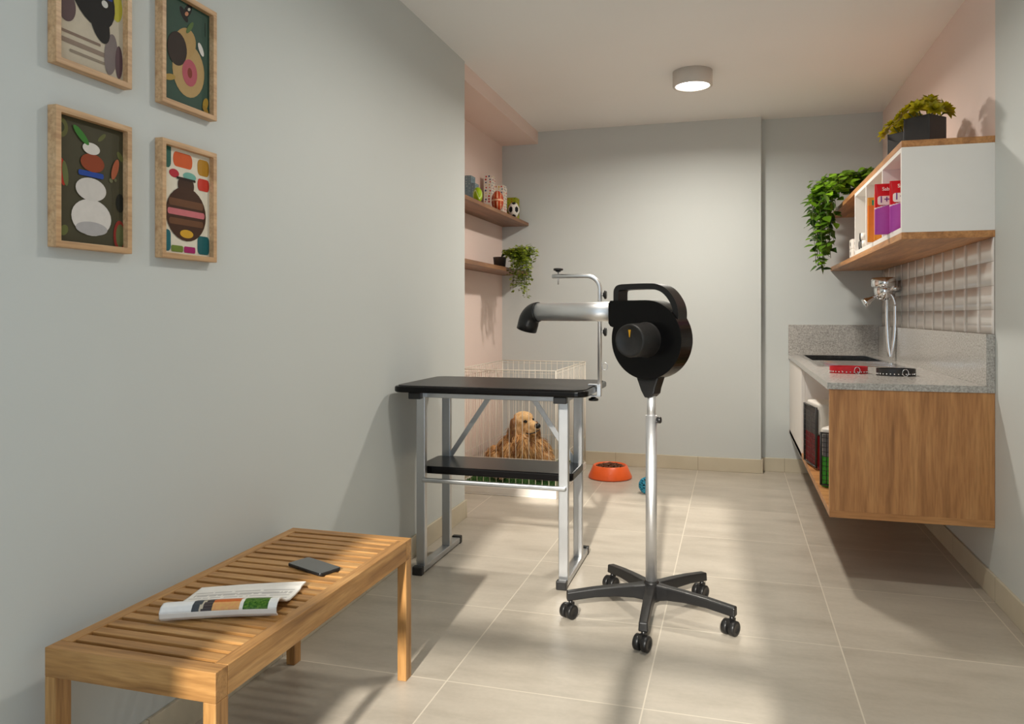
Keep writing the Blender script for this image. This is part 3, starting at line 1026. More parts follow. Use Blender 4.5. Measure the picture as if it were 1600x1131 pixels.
e = 0.006
for a, b in (((nx0 + e, ny0 + e, 0), (nx1 - e, ny0 + e, 0)), ((nx1 - e, ny0 + e + 0.008, 0), (nx1 - e, ny1 - e - 0.008, 0)), ((nx0 + e, ny1 - e, 0), (nx1 - e, ny1 - e, 0)), ((nx0 + e, ny0 + e + 0.008, 0), (nx0 + e, ny1 - e - 0.008, 0))):
    t.part('wire_panel', panel(a, b), MT['white_wire'])
mb = MB().box(nx0 + 0.016, nx1 - 0.016, ny0 + 0.016, ny1 - 0.016, 0.0125, 0.058)
tm = Thing('turf_mat', 'green turf mat filling the tray under the golden dog', 'mat', ((nx0 + nx1) / 2, (ny0 + ny1) / 2, 0.0125))
tm.part('mat_base', mb, MT['turf'], bevel=0.004)
mb = MB()
rnd = random.Random(3)
for i in range(2600):
    x = rnd.uniform(nx0 + 0.02, nx1 - 0.02); y = ny0 + 0.02 + (ny1 - ny0 - 0.04) * rnd.random() ** 1.6
    a = rnd.uniform(0, 6.28); h = rnd.uniform(0.010, 0.020)
    dx_, dy_ = 0.0025 * math.cos(a), 0.0025 * math.sin(a)
    lx, ly = rnd.uniform(-0.006, 0.006), rnd.uniform(-0.006, 0.006)
    mb.poly([(x - dx_, y - dy_, 0.057), (x + dx_, y + dy_, 0.057), (x + lx, y + ly, 0.057 + h)])
gp = tm.part('blades', mb, MT['turf'])
gp['kind'] = 'stuff'

# the dog: lying, chest towards the viewer, head turned to the right
DG = Vector((-1.405, 5.098, 0.0735))
t = Thing('golden_retriever', 'golden long haired dog lying inside the wire playpen, head turned right', 'dog', DG, YAW, local=True)


def ellipsoids(lst):
    mb = MB()
    for (c, r, rot) in lst:
        Rm = Matrix.Rotation(math.radians(rot[2]), 3, 'Z') @ Matrix.Rotation(math.radians(rot[1]), 3, 'Y') @ Matrix.Rotation(math.radians(rot[0]), 3, 'X') if rot else None
        mb.ell(c, r, Rm, 20, 12)
    return mb


body = [
    ((0.015, 0.03, 0.145), (0.130, 0.11, 0.145), None),                # chest
    ((0.020, -0.03, 0.165), (0.095, 0.080, 0.110), None),              # breast
    ((-0.070, 0.03, 0.130), (0.080, 0.10, 0.115), (0, -16, 0)),        # shoulders
    ((0.105, 0.03, 0.125), (0.072, 0.10, 0.105), (0, 14, 0)),
    ((0.000, 0.22, 0.115), (0.140, 0.19, 0.112), None),                # ribcage
    ((0.040, 0.37, 0.105), (0.130, 0.12, 0.100), None),                # croup
    ((-0.090, 0.36, 0.075), (0.075, 0.10, 0.075), (0, 0, 20)),         # thighs
    ((0.150, 0.33, 0.075), (0.070, 0.10, 0.075), (0, 0, -20)),
    ((-0.170, 0.08, 0.085), (0.072, 0.11, 0.082), (0, 10, -10)),       # left elbow and upper arm
    ((-0.140, -0.10, 0.034), (0.038, 0.13, 0.034), (0, 0, -6)),        # left forearm
    ((-0.128, -0.235, 0.028), (0.038, 0.048, 0.028), None),            # left paw
    ((0.158, 0.02, 0.080), (0.058, 0.10, 0.080), (0, -8, 10)),         # right elbow
    ((0.150, -0.10, 0.034), (0.038, 0.13, 0.034), (0, 0, 6)),
    ((0.140, -0.235, 0.028), (0.038, 0.048, 0.028), None),
    ((0.005, 0.030, 0.235), (0.108, 0.095, 0.100), None),              # mane
    ((0.010, 0.015, 0.290), (0.084, 0.082, 0.080), None),              # neck
    ((0.012, 0.008, 0.345), (0.072, 0.080, 0.068), None),              # skull
    ((0.026, -0.014, 0.372), (0.056, 0.058, 0.042), None),             # brow
    ((0.040, -0.034, 0.306), (0.052, 0.050, 0.050), None),             # cheeks
    ((0.064, -0.052, 0.325), (0.056, 0.038, 0.034), (0, 6, -44)),      # muzzle bridge
    ((0.090, -0.080, 0.315), (0.036, 0.031, 0.032), (0, 0, -44)),      # muzzle end
    ((0.064, -0.058, 0.285), (0.050, 0.036, 0.028), (0, 4, -44)),      # flews and jaw
    ((0.100, 0.480, 0.045), (0.10, 0.045, 0.036), (0, 0, -20)),        # tail
]
ob = mesh_obj('body', ellipsoids(body), MT['fur'], None)
md = ob.modifiers.new('r', 'REMESH'); md.mode = 'VOXEL'; md.voxel_size = 0.0060
md = ob.modifiers.new('s', 'SMOOTH'); md.iterations = 6; md.factor = 0.5
dg = bpy.context.evaluated_depsgraph_get()
me = bpy.data.meshes.new_from_object(ob.evaluated_get(dg))
bpy.data.objects.remove(ob)
for v in me.vertices:                       # tufted surface, smooth on the face
    q = v.co
    face_ = q.z > 0.275 and q.y < 0.03 and q.x > -0.035
    amp = 0.0012 if face_ else 0.0070
    k = noise.noise(Vector((q.x * 60, q.y * 60, q.z * 16))) + 0.5 * noise.noise(Vector((q.x * 130, q.y * 130, q.z * 36)))
    v.co = q + v.normal * amp * k
    if v.co.z < 0.0: v.co.z = 0.0
for p_ in me.polygons: p_.use_smooth = True
me.materials.clear(); me.materials.append(MT['fur']); me.materials.append(MT['fur_face'])
for p_ in me.polygons:
    c = p_.center
    p_.material_index = 1 if (c.z > 0.262 and c.y < 0.04 and c.x > -0.04) else 0
ob = bpy.data.objects.new('body', me); COL.objects.link(ob); ob.parent = t.o
# coat: long strands that follow the surface downward
rnd = random.Random(11)
mb = MB()
polys = list(me.polygons)
for i in range(9000):
    p_ = rnd.choice(polys)
    c = p_.center; nm = p_.normal
    if c.z > 0.268 and c.x > -0.035 and c.y < 0.06: continue
    if c.z < 0.03 or c.z > 0.36: continue
    dn = Vector((0.12 * rnd.uniform(-1, 1) + 0.30 * (1 if c.x > 0.015 else -1) * (c.z < 0.24), 0.1 * rnd.uniform(-1, 1), -1))
    dn = (dn - nm * dn.dot(nm))
    if dn.length < 0.15: dn = Vector((rnd.uniform(-1, 1), 0.6, 0)); dn = dn - nm * dn.dot(nm)
    dn.normalize()
    Ls = rnd.uniform(0.026, 0.060) * (0.7 if c.z > 0.30 else 1.0)
    sd = dn.cross(nm).normalized() * rnd.uniform(0.0016, 0.0034)
    a = c + nm * 0.0005
    b_ = c + dn * Ls * 0.55 + nm * 0.0075 + sd * rnd.uniform(-1.5, 1.5)
    e_ = c + dn * Ls + nm * 0.0035 + sd * rnd.uniform(-3, 3)
    if e_.z < 0.002: e_.z = 0.002
    k = 0.5 + 0.55 * noise.noise(Vector((c.x * 26, c.y * 26, c.z * 9))) + rnd.uniform(-.3, .3)
    k = min(1, max(0, k)); mb.col = (k, k, k, 1)
    n = len(mb.v)
    mb.v += [tuple(a - sd), tuple(a + sd), tuple(b_ + sd), tuple(b_ - sd), tuple(e_)]
    mb.face((n, n + 1, n + 2, n + 3), True); mb.face((n + 3, n + 2, n + 4), True)
t.part('coat', mb, MT['strand'])


def ear(cx, cy, cz, sx, h):
    mb = ellipsoids([((cx, cy, cz), (0.026, 0.040, h), (0, 10 * sx, 10)), ((cx + 0.010 * sx, cy + 0.004, cz - h * 0.65), (0.030, 0.040, h * 0.7), (0, 4 * sx, 0))])
    mb.c = [(0.12, 0.12, 0.12, 1)] * len(mb.f)
    rnd = random.Random(int(abs(cx) * 1e4))
    for i in range(520):
        a = rnd.uniform(0, 6.28); zz = rnd.uniform(-1.3, 0.5) * h
        p = Vector((cx + 0.008 * sx * (zz < 0) + 0.029 * math.cos(a), cy + 0.041 * math.sin(a), cz + zz))
        sd = Vector((-math.sin(a), math.cos(a), 0)) * 0.0024
        e_ = p + Vector((0.007 * math.cos(a) + rnd.uniform(-.008, .008), 0.007 * math.sin(a), -rnd.uniform(0.025, 0.05)))
        k = rnd.uniform(0.0, 0.35); mb.col = (k, k, k, 1)
        n = len(mb.v)
        mb.v += [tuple(p - sd), tuple(p + sd), tuple(e_)]
        mb.face((n, n + 1, n + 2), True)
    return mb


t.part('ear', ear(-0.052, -0.012, 0.300, -1, 0.066), MT['strand'], label='long russet ear')
t.part('ear', ear(0.094, 0.030, 0.286, 1, 0.056), MT['strand'], label='long russet ear')
t.part('eye', ellipsoids([((0.026, -0.077, 0.352), (0.0150, 0.008, 0.0105), (0, 0, -20))]), MT['eye'])
t.part('eye', ellipsoids([((0.079, -0.036, 0.362), (0.007, 0.010, 0.0075), (0, 0, -44))]), MT['eye'])
t.part('nose', ellipsoids([((0.108, -0.101, 0.326), (0.021, 0.023, 0.019), (0, 0, -44))]), MT['nose'])
t.part('mouth', MB().tube([(0.030, -0.094, 0.276), (0.054, -0.103, 0.272), (0.084, -0.110, 0.280), (0.104, -0.112, 0.292), (0.118, -0.100, 0.296)], 0.0038, 6), MT['nose'])

# ------------------------------------------------------------------ bowl and ball
bw = (-0.838, 5.405, 0)
M = Matrix.Translation(bw)
single('dog_bowl', 'orange dog bowl full of kibble on the floor tiles', 'bowl', MB().lathe([(0.0, 0.004), (0.142, 0.0), (0.152, 0.004), (0.153, 0.012), (0.119, 0.088), (0.114, 0.092), (0.109, 0.089), (0.102, 0.070), (0.0, 0.064)], M, 56, False, False), MT['orange'], bw)
mb = MB()
rnd = random.Random(5)
for i in range(260):
    a = rnd.uniform(0, 6.28); r = 0.100 * math.sqrt(rnd.random())
    zz = 0.078 + 0.024 * (1 - (r / 0.100) ** 2) * rnd.uniform(0.5, 1.0)
    mb.ell((bw[0] + r * math.cos(a), bw[1] + r * math.sin(a), zz), (rnd.uniform(.006, .009), rnd.uniform(.006, .009), rnd.uniform(.004, .006)), None, 7, 5)
o = single('kibble', 'brown kibble heaped in the orange bowl', 'dog food', mb, MT['kibble'], (bw[0], bw[1], 0.066))
o['kind'] = 'stuff'

bc = (-0.534, 4.985, 0.053)
t = Thing('toy_ball', 'teal rubber lattice dog ball on the floor behind the stand', 'ball', (bc[0], bc[1], 0))
t.part('ball_core', MB().ell(bc, (0.046, 0.046, 0.046), None, 24, 16), MT['black_satin'])
bm = bmesh.new()
bmesh.ops.create_icosphere(bm, subdivisions=2, radius=0.0505)
mb = MB()
for ed in bm.edges:
    a, b_ = ed.verts[0].co + Vector(bc), ed.verts[1].co + Vector(bc)
    mid = ((a + b_) / 2 - Vector(bc)).normalized() * 0.0508 + Vector(bc)
    mb.tube([a, mid, b_], 0.0046, 6)
bm.free()
for v in range(len(mb.v)):
    if mb.v[v][2] < 0.0005: mb.v[v] = (mb.v[v][0], mb.v[v][1], 0.0005)
t.part('lattice', mb, MT['teal'])

# ------------------------------------------------------------------ niche shelves and what stands on them
SX = -1.554
for z0, z1, lb in ((1.851, 1.877, 'brown wooden niche shelf holding boxes and balls'), (1.463, 1.491, 'brown wooden niche shelf, lower one under the trailing plant')):
    single('wall_shelf', lb, 'shelf', MB().box(PX, SX, YN, YB, z0, z1), W('brown', 'y'), (PX, (YN + YB) / 2, z0), group='wooden shelves in the niche', bevel=0.0015)
ZS = 1.877


def dotted_box(name, label, x0, x1, y0, y1, h, base, dots, group, seed, pitch=0.022, rd=0.006):
    mb = MB(); mb.col = base
    mb.box(x0, x1, y0, y1, ZS, ZS + h)
    rnd = random.Random(seed)
    def dotsface(f, U, V):
        nu, nv_ = max(1, int(U / pitch)), max(1, int(V / pitch))
        for i in range(nu):
            for j in range(nv_):
                r = rd * rnd.uniform(0.6, 1.15)
                cu, cv = (i + 0.5 + rnd.uniform(-.15, .15)) * U / nu, (j + 0.5 + rnd.uniform(-.15, .15)) * V / nv_
                mb.poly([f(cu + r * math.cos(k * math.pi / 4), cv + r * math.sin(k * math.pi / 4)) for k in range(8)], rnd.choice(dots))
    dotsface(lambda u, v: (x0 + u, y0 - 0.0004, ZS + v), x1 - x0, h)
    dotsface(lambda u, v: (x1 + 0.0004, y0 + u, ZS + v), y1 - y0, h)
    return single(name, label, 'box', mb, MT['print'], ((x0 + x1) / 2, (y0 + y1) / 2, ZS), group=group)


gb = 'patterned boxes on the niche shelf'
greys = [C(150, 166, 172), C(96, 120, 132), C(176, 188, 190)]
dotted_box('gift_box', 'tall grey blue patterned box by the corner of the left wall', -1.764, -1.721, 4.95, 5.04, 0.226, C(122, 142, 152), greys, gb, 1, 0.016, 0.004)
dotted_box('gift_box', 'lower grey blue patterned box beside the green ball', -1.719, -1.692, 4.95, 5.03, 0.173, C(122, 142, 152), greys, gb, 2, 0.016, 0.004)
cols = [C(200, 50, 50), C(40, 90, 120), C(206, 170, 70), C(190, 70, 70), C(60, 70, 110), C(226, 200, 150)]
dotted_box('gift_box', 'tall white box with red and blue dots behind the basketball', -1.738, -1.679, 5.28, 5.38, 0.283, C(226, 216, 204), cols, gb, 3, 0.020, 0.007)
dotted_box('gift_box', 'lower white box with red and blue dots against the tall dotted one', -1.694, -1.622, 5.384, 5.48, 0.226, C(226, 216, 204), cols, gb, 4, 0.020, 0.007)
dotted_box('gift_box', 'yellow green box with dark dots beside the soccer ball', -1.690, -1.590, 5.615, 5.71, 0.168, C(150, 156, 30), [C(74, 90, 20), C(170, 90, 30), C(90, 110, 24)], gb, 5, 0.022, 0.006)


def toy_ball(name, label, x, y, R, fn, sq=0.60):
    """soft toy ball, pressed a little flat"""
    mb = MB()
    seg, rg = 56, 40
    mb.col = C(200, 200, 200)
    mb.ell((0, 0, R), (R * sq, R, R), None, seg, rg)
    cs = []
    for f in mb.f:
        c = sum((Vector(mb.v[i]) for i in f), Vector()) / len(f) - Vector((0, 0, R))
        c = Vector((c.x / sq, c.y, c.z)).normalized()
        cs.append(fn(c))
    mb.c = cs
    return single(name, label, 'ball', mb, MT['ball'], (x, y, ZS), YAW, group='toy balls on the niche shelf', local=True)


def tennis(c):
    s_ = abs(c.z * 0.7 + 0.35 * math.sin(3 * math.atan2(c.x, -c.y)) )
    return C(214, 222, 170) if s_ < 0.07 else C(150, 180, 22)


def basket(c):
    for d in (abs(c.x), abs(c.z), abs(abs(Vector((c.x, c.z * 0.2, 0)).x) - 0.55)):
        if d < 0.055: return C(226, 176, 140)
    return C(176, 62, 26)


ico = []
ph = (1 + 5 ** 0.5) / 2
for s1 in (-1, 1):
    for s2 in (-1, 1):
        ico += [Vector((0, s1, s2 * ph)).normalized(), Vector((s1, s2 * ph, 0)).normalized(), Vector((s1 * ph, 0, s2)).normalized()]


def soccer(c):
    return C(20, 20, 22) if max(c.dot(i) for i in ico) > 0.935 else C(222, 216, 208)


toy_ball('toy_tennis_ball', 'bright green yellow toy ball with pale seams', -1.600, 4.735, 0.052, tennis)
toy_ball('toy_basketball', 'rust orange toy basketball with pale seams', -1.592, 5.145, 0.072, basket)
toy_ball('toy_soccer_ball', 'white and black toy soccer ball at the shelf end', -1.588, 5.545, 0.060, soccer, 0.72)


# ------------------------------------------------------------------ plants
def leaf(mb, p, d, up, L, wd, tone, fold=0.25, tip=0.5):
    """a heart / oval leaf from p along d, folded along its midrib"""
    d = d.normalized()
    s_ = d.cross(up)
    if s_.length < 1e-3: s_ = Vector((1, 0, 0))
    s_.normalize()
    nrm = s_.cross(d).normalized()
    n = len(mb.v)
    prof = ((0.0, 0.10), (0.18, 0.82), (0.42, 1.0), (0.70, 0.62), (1.0, 0.0))
    mids, le, ri = [], [], []
    for t_, w_ in prof:
        droop = -nrm * (t_ ** 2) * L * 0.25 * tip
        m = p + d * L * t_ + droop
        mids.append(m)
        le.append(m + s_ * wd * w_ + nrm * wd * w_ * fold)
        ri.append(m - s_ * wd * w_ + nrm * wd * w_ * fold)
    mb.v += [tuple(q) for q in mids] + [tuple(q) for q in le] + [tuple(q) for q in ri]
    k = len(prof)
    mb.col = (tone, tone, tone, 1)
    for i in range(k - 1):
        mb.face((n + i, n + i + 1, n + k + i + 1, n + k + i), True)
        mb.face((n + i, n + 2 * k + i, n + 2 * k + i + 1, n + i + 1), True)


def square_pot(cx, cy, z, w_, h, rot):
    M = Matrix.Translation((cx, cy, z)) @ Matrix.Rotation(rot, 4, 'Z')
    mb = MB()
    a = w_ / 2; b_ = a - 0.008
    mb.box(-a, a, -a, a, 0, 0.01, M)
    mb.box(-a, a, -a, -b_, 0.01, h, M).box(-a, a, b_, a, 0.01, h, M).box(-a, -b_, -b_, b_, 0.01, h, M).box(b_, a, -b_, b_, 0.01, h, M)
    soil = MB().box(-b_, b_, -b_, b_, h - 0.03, h - 0.015, M)
    return mb, soil


def succulent(cx, cy, w_, h, label, seed):
    z = 1.877
    t = Thing('potted_succulent', label, 'plant', (cx, cy, z), group='succulents in square pots on the cabinet')
    pot, soil = square_pot(cx, cy, z, w_, h, math.radians(45))
    pp = t.part('pot', pot, MT['pot'], bevel=0.002)
    t.part('soil', soil, MT['soil'], parent=pp)
    rnd = random.Random(seed)
    mb, st = MB(), MB()
    heads = []
    for i in range(11):
        a = i * 2.4 + rnd.uniform(-.3, .3)
        r = 0.018 + 0.072 * math.sqrt(i / 11)
        heads.append(Vector((cx + r * math.cos(a) * 1.12, cy + r * math.sin(a) * 1.12, z + h + 0.068 - 0.062 * (r / 0.09) ** 2 + rnd.uniform(-.006, .008))))
    for hd in heads:
        axis = (hd - Vector((cx, cy, z + h - 0.055))).normalized()
        st.tube([(cx + (hd.x - cx) * 0.3, cy + (hd.y - cy) * 0.3, z + h - 0.02), hd - axis * 0.008], 0.003, 6)
        tx_ = axis.orthogonal().normalized(); ty_ = axis.cross(tx_)
        for ring, (nn, tilt, LL) in enumerate(((4, 0.35, 0.030), (6, 0.85, 0.042), (7, 1.35, 0.048))):
            for k in range(nn):
                a = 2 * math.pi * (k + 0.5 * ring) / nn + rnd.uniform(-.2, .2)
                rad_ = tx_ * math.cos(a) + ty_ * math.sin(a)
                d = axis * math.cos(tilt) + rad_ * math.sin(tilt)
                leaf(mb, hd + rad_ * 0.003, d, axis.cross(rad_).cross(d) * -1, LL, 0.0145, rnd.uniform(0.35, 1.0), 0.35, 0.3)
    t.part('foliage', mb, MT['leaf_yellow'])
    t.part('stem', st, MT['stem'])


succulent(0.812, 3.76, 0.122, 0.142, 'yellow green succulent in a black square pot at the near cabinet end', 1)
succulent(0.800, 4.06, 0.122, 0.142, 'yellow green succulent in a black square pot, partly hidden by the nearer pot', 2)


def bez(p0, p1, p2, p3, n):
    out = []
    for i in range(n + 1):
        t_ = i / n; u = 1 - t_
        out.append(p0 * u ** 3 + p1 * 3 * u * u * t_ + p2 * 3 * u * t_ * t_ + p3 * t_ ** 3)
    return out


# trailing plant on the upper right cabinet
t = Thing('trailing_plant', 'green trailing heart leaf plant spilling over the far cabinet end', 'plant', (0.80, 5.50, 1.877))
M = Matrix.Translation((0.80, 5.50, 1.877))
pp = t.part('pot', MB().lathe([(0.050, 0), (0.068, 0.10), (0.070, 0.105), (0.064, 0.105), (0.062, 0.095), (0.0, 0.09)], M, 28, True, False), MT['pot'])
rnd = random.Random(21)
mb, st = MB(), MB()
root = Vector((0.80, 5.50, 1.985))
ends = []
for i in range(16):                       # crown
    a = rnd.uniform(0, 6.28)
    ends.append((root + Vector((0.16 * math.cos(a), 0.16 * math.sin(a), rnd.uniform(0.02, 0.13))), 0.10))
for i in range(20):                       # over the front edge and down
    y = rnd.uniform(5.25, 5.68)
    ends.append((Vector((rnd.uniform(0.52, 0.640), y, rnd.uniform(1.46, 1.88))), 0.10))
for i in range(9):
    ends.append((Vector((rnd.uniform(0.545, 0.63), rnd.uniform(5.35, 5.6), rnd.uniform(1.47, 1.62))), 0.08))
for i in range(12):
    ends.append((Vector((rnd.uniform(0.56, 0.655), rnd.uniform(5.05, 5.5), rnd.uniform(1.905, 2.02))), 0.10))
for (e_, hgt) in ends:
    trail = e_.z < 1.90
    if trail:
        lip = Vector((min(e_.x, 0.62) + rnd.uniform(-.01, .02), e_.y * 0.7 + 5.5 * 0.3, 1.97 + rnd.uniform(0, .08)))
        c = bez(root, root + Vector((-0.03, 0, 0.10)), lip + Vector((0.05, 0, 0.04)), lip, 6)[:-1] + bez(lip, lip + Vector((-0.04, 0, -0.03)), e_ + Vector((-0.01, 0, 0.16)), e_, 12)
    else:
        c = bez(root, root + Vector((0, 0, 0.08)), (root + e_) / 2 + Vector((0, 0, hgt)), e_, 8)
    st.tube(c, 0.0018, 5)
    for k in range(2, len(c)):
        for rep in range(1 if trail else 2):
            p = c[k] + Vector((rnd.uniform(-.024, .024), rnd.uniform(-.024, .024), rnd.uniform(-.024, .024)))
            a = rnd.uniform(0, 6.28)
            out = Vector((math.cos(a) - 0.45, math.sin(a) - 0.35, rnd.uniform(-0.8, 0.25)))
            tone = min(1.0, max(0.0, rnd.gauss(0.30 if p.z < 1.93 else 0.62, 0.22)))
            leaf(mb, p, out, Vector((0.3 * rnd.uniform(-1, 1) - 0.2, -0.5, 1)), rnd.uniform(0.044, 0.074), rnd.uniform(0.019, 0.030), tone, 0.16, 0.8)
# keep leaves clear of the shelf boards and cabinet
vv = []
for v in mb.v:
    x, y, z = v
    if x > 0.668 and 1.44 < z < 1.880: x = 0.668 - (x - 0.668) * 0.3
    vv.append((x, min(y, 5.94), z))
mb.v = vv
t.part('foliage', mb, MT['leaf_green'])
t.part('stem', st, MT['stem'])

# trailing plant on the lower niche shelf
t = Thing('trailing_plant', 'small leaved trailing plant in a dark pot on the lower niche shelf', 'plant', (-1.632, 5.33, 1.491))
M = Matrix.Translation((-1.632, 5.33, 1.491))
t.part('pot', MB().lathe([(0.040, 0), (0.048, 0.075), (0.050, 0.078), (0.046, 0.078), (0.044, 0.07), (0.0, 0.066)], M, 24, True, False), MT['pot_brown'])
rnd = random.Random(33)
mb, st = MB(), MB()
root = Vector((-1.625, 5.33, 1.562))
for i in range(54):
    far = rnd.random()
    e_ = Vector((rnd.uniform(-1.54, -1.37), 5.33 + rnd.uniform(-0.14, 0.14), 1.36 + 0.25 * far))
    if i % 4 == 0: e_.x = rnd.uniform(-1.52, -1.42); e_.z = rnd.uniform(1.28, 1.38)
    lip = Vector((-1.515 + rnd.uniform(-.04, .07), (e_.y * 0.7 + 5.33 * 0.3), 1.575 + rnd.uniform(-.01, .055)))
    c = bez(root, root + Vector((0.02, 0, 0.05)), lip + Vector((-0.04, 0, 0.01)), lip, 4)[:-1] + bez(lip, lip + Vector((0.05, 0, 0.0)), e_ + Vector((0.0, 0, 0.10)), e_, 9)
    st.tube(c, 0.0012, 4)
    for k in range(3, len(c)):
        for rep in range(2):
            p = c[k] + Vector((rnd.uniform(-.012, .012), rnd.uniform(-.012, .012), rnd.uniform(-.012, .012)))
            a = rnd.uniform(0, 6.28)
            out = Vector((math.cos(a), math.sin(a) - 0.3, rnd.uniform(-0.6, 0.4)))
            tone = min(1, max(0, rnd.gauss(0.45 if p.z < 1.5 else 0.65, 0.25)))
            leaf(mb, p, out, Vector((0, -0.4, 1)), rnd.uniform(0.020, 0.034), rnd.uniform(0.008, 0.012), tone, 0.15, 0.6)
t.part('foliage', mb, MT['leaf_olive'])
t.part('stem', st, MT['stem'])

# ------------------------------------------------------------------ upper right cabinet
UX = 0.673
t = Thing('wall_cabinet', 'wall mounted open cabinet, white cubby between two brown wooden boards', 'cabinet', (0.84, 4.7, 1.466))
t.part('top_board', MB().box(UX, RX, YE, YB2, 1.8485, 1.876), W('walnut', 'y'), bevel=0.001)
t.part('bottom_board', MB().box(UX, RX, YE, YB2, 1.466, 1.494), W('walnut', 'y'), bevel=0.001)
cy1 = 4.806
t.part('end_panel', MB().box(UX, RX, YE, YE + 0.018, 1.494, 1.8485), MT['white_lam'], bevel=0.0008)
t.part('end_panel', MB().box(UX, RX, cy1 - 0.018, cy1, 1.494, 1.8485), MT['white_lam'], bevel=0.0008)
t.part('cubby_floor', MB().box(UX, RX, YE + 0.018, cy1 - 0.018, 1.494, 1.516), MT['white_lam'], bevel=0.0008)
t.part('cubby_top', MB().box(UX, RX, YE + 0.018, cy1 - 0.018, 1.830, 1.8485), MT['white_lam'], bevel=0.0008)
t.part('cubby_back', MB().box(RX - 0.010, RX, YE + 0.018, cy1 - 0.018, 1.516, 1.830), MT['white_lam'])
for y in (3.943, 4.405):
    t.part('divider', MB().box(UX, RX - 0.010, y, y + 0.018, 1.516, 1.830), MT['white_lam'], bevel=0.0008)
ZF = 1.5165


def text_mesh(txt, size, M, mat, parent, name, Minv):
    cu = bpy.data.curves.new(name, 'FONT')
    cu.body = txt; cu.size = size; cu.extrude = 0.0002; cu.offset = size * 0.012
    o = bpy.data.objects.new(name, cu); COL.objects.link(o)
    dg = bpy.context.evaluated_depsgraph_get()
    me = bpy.data.meshes.new_from_object(o.evaluated_get(dg))
    bpy.data.objects.remove(o)
    me.transform(Minv @ M)
    me.materials.clear(); me.materials.append(mat)
    o = bpy.data.objects.new(name, me); COL.objects.link(o); o.parent = parent
    return o


MT['text_white'] = plain('white_ink', srgb(240, 226, 220), 0.5)
MT['text_purple'] = plain('purple_ink', srgb(116, 52, 132), 0.5)
MT['text_teal'] = plain('pale_teal_ink', srgb(190, 220, 200), 0.5)


def bag(name, label, x0, x1, y, h, scheme, group, th=0.05):
    """a flat printed food pouch standing on the cubby floor, its printed face towards the near end"""
    t = Thing(name, label, 'pet food bag', ((x0 + x1) / 2, y + th / 2, ZF), group=group)
    mb = MB()
    NX, NZ = 36, 110
    W_ = x1 - x0
    for side in (0, 1):
        for j in range(NZ + 1):
            v = j / NZ
            puff = max(0.06, math.sin(math.pi * min(1, (v * 0.86 + 0.10))) ** 0.6) * th / 2
            for i in range(NX + 1):
                u = i / NX
                pf = puff * (math.sin(math.pi * u) ** 0.5 * 0.7 + 0.3)
                mb.v.append((x0 + u * W_, y + th / 2 - pf if side == 0 else y + th / 2 + pf, ZF + v * h))
    for side in (0, 1):
        o_ = side * (NX + 1) * (NZ + 1)
        for j in range(NZ):
            for i in range(NX):
                mb.col = scheme((i + .5) / NX, (j + .5) / NZ)
                a = o_ + j * (NX + 1) + i
                q = (a, a + 1, a + NX + 2, a + NX + 1)
                mb.face(q if side == 0 else q[::-1], True)
    o_ = (NX + 1) * (NZ + 1)
    for j in range(NZ):
        mb.col = scheme(0.02, (j + .5) / NZ)
        a = j * (NX + 1); mb.face((a, a + NX + 1, o_ + a + NX + 1, o_ + a))
        a += NX; mb.face((a, o_ + a, o_ + a + NX + 1, a + NX + 1))
    for i in range(NX):
        mb.col = scheme(0.5, 0.01); mb.face((i, o_ + i, o_ + i + 1, i + 1))
        a = NZ * (NX + 1) + i; mb.col = scheme(0.5, 0.99); mb.face((a, a + 1, o_ + a + 1, o_ + a))
    t.part('pouch', mb, MT['print_gloss'])
    return t


def purple(u, v):
    line = 0.50 + 0.20 * u
    if v > line + 0.02: return C(206, 24, 36)
    if v > line: return C(236, 214, 226)
    if u > 0.55 and abs(v - 0.30) < 0.22 and noise.noise(Vector((u * 6, v * 9, 2))) > -0.1: return C(74, 78, 66)
    return C(168 + 40 * u, 72, 164)


def orange_s(u, v):
    if v > 0.94: return C(228, 158, 60)
    if v > 0.82: return C(40, 150, 120) if u > 0.15 else C(226, 150, 56)
    if v > 0.62 and u > 0.3: return C(206, 88, 62)
    if 0.22 < v < 0.34 and u > 0.2: return C(70, 48, 36)
    return C(228, 146 - 30 * v, 44)


def decorate(t, x0, y, h, W_):
    Mi = t.Minv
    R0 = Matrix.Rotation(math.pi / 2, 4, 'X')
    zz = ZF
    fy = y - 0.0045
    lb = t.part('label_patch', MB().prism(rrect(0.008, 0.064, 0.57 * h, 0.745 * h, 0.010), 0, 0.003, Matrix.Translation((x0, fy + 0.004, zz)) @ R0), MT['text_white'])
    text_mesh('Sabor', 0.022, Matrix.Translation((x0 + 0.026, fy, zz + 0.85 * h)) @ R0, MT['text_white'], t.o, 'lettering', Mi)
    text_mesh('1+', 0.042, Matrix.Translation((x0 + 0.012, fy - 0.0005, zz + 0.615 * h)) @ R0, MT['text_purple'], lb, 'lettering', Mi)


gbag = 'red and purple pet food bags'
t1 = bag('pet_food_bag', 'red and purple food bag marked 1+, touching the white near end panel', 0.663, 0.823, 3.690, 0.224, purple, gbag)
decorate(t1, 0.663, 3.690, 0.224, 0.160)
t2 = bag('pet_food_bag', 'red and purple food bag marked 1+, beside the orange packs', 0.620, 0.780, 3.800, 0.230, purple, gbag)
decorate(t2, 0.620, 3.800, 0.230, 0.160)
gor = 'orange pet food packs'
bag('pet_food_pack', 'orange pack with a teal band, half hidden by the red and purple bags', 0.663, 0.80, 4.085, 0.225, orange_s, gor, 0.04)
bag('pet_food_pack', 'orange pack with a teal band, fully seen beside the white rolls', 0.650, 0.79, 4.195, 0.225, orange_s, gor, 0.04)

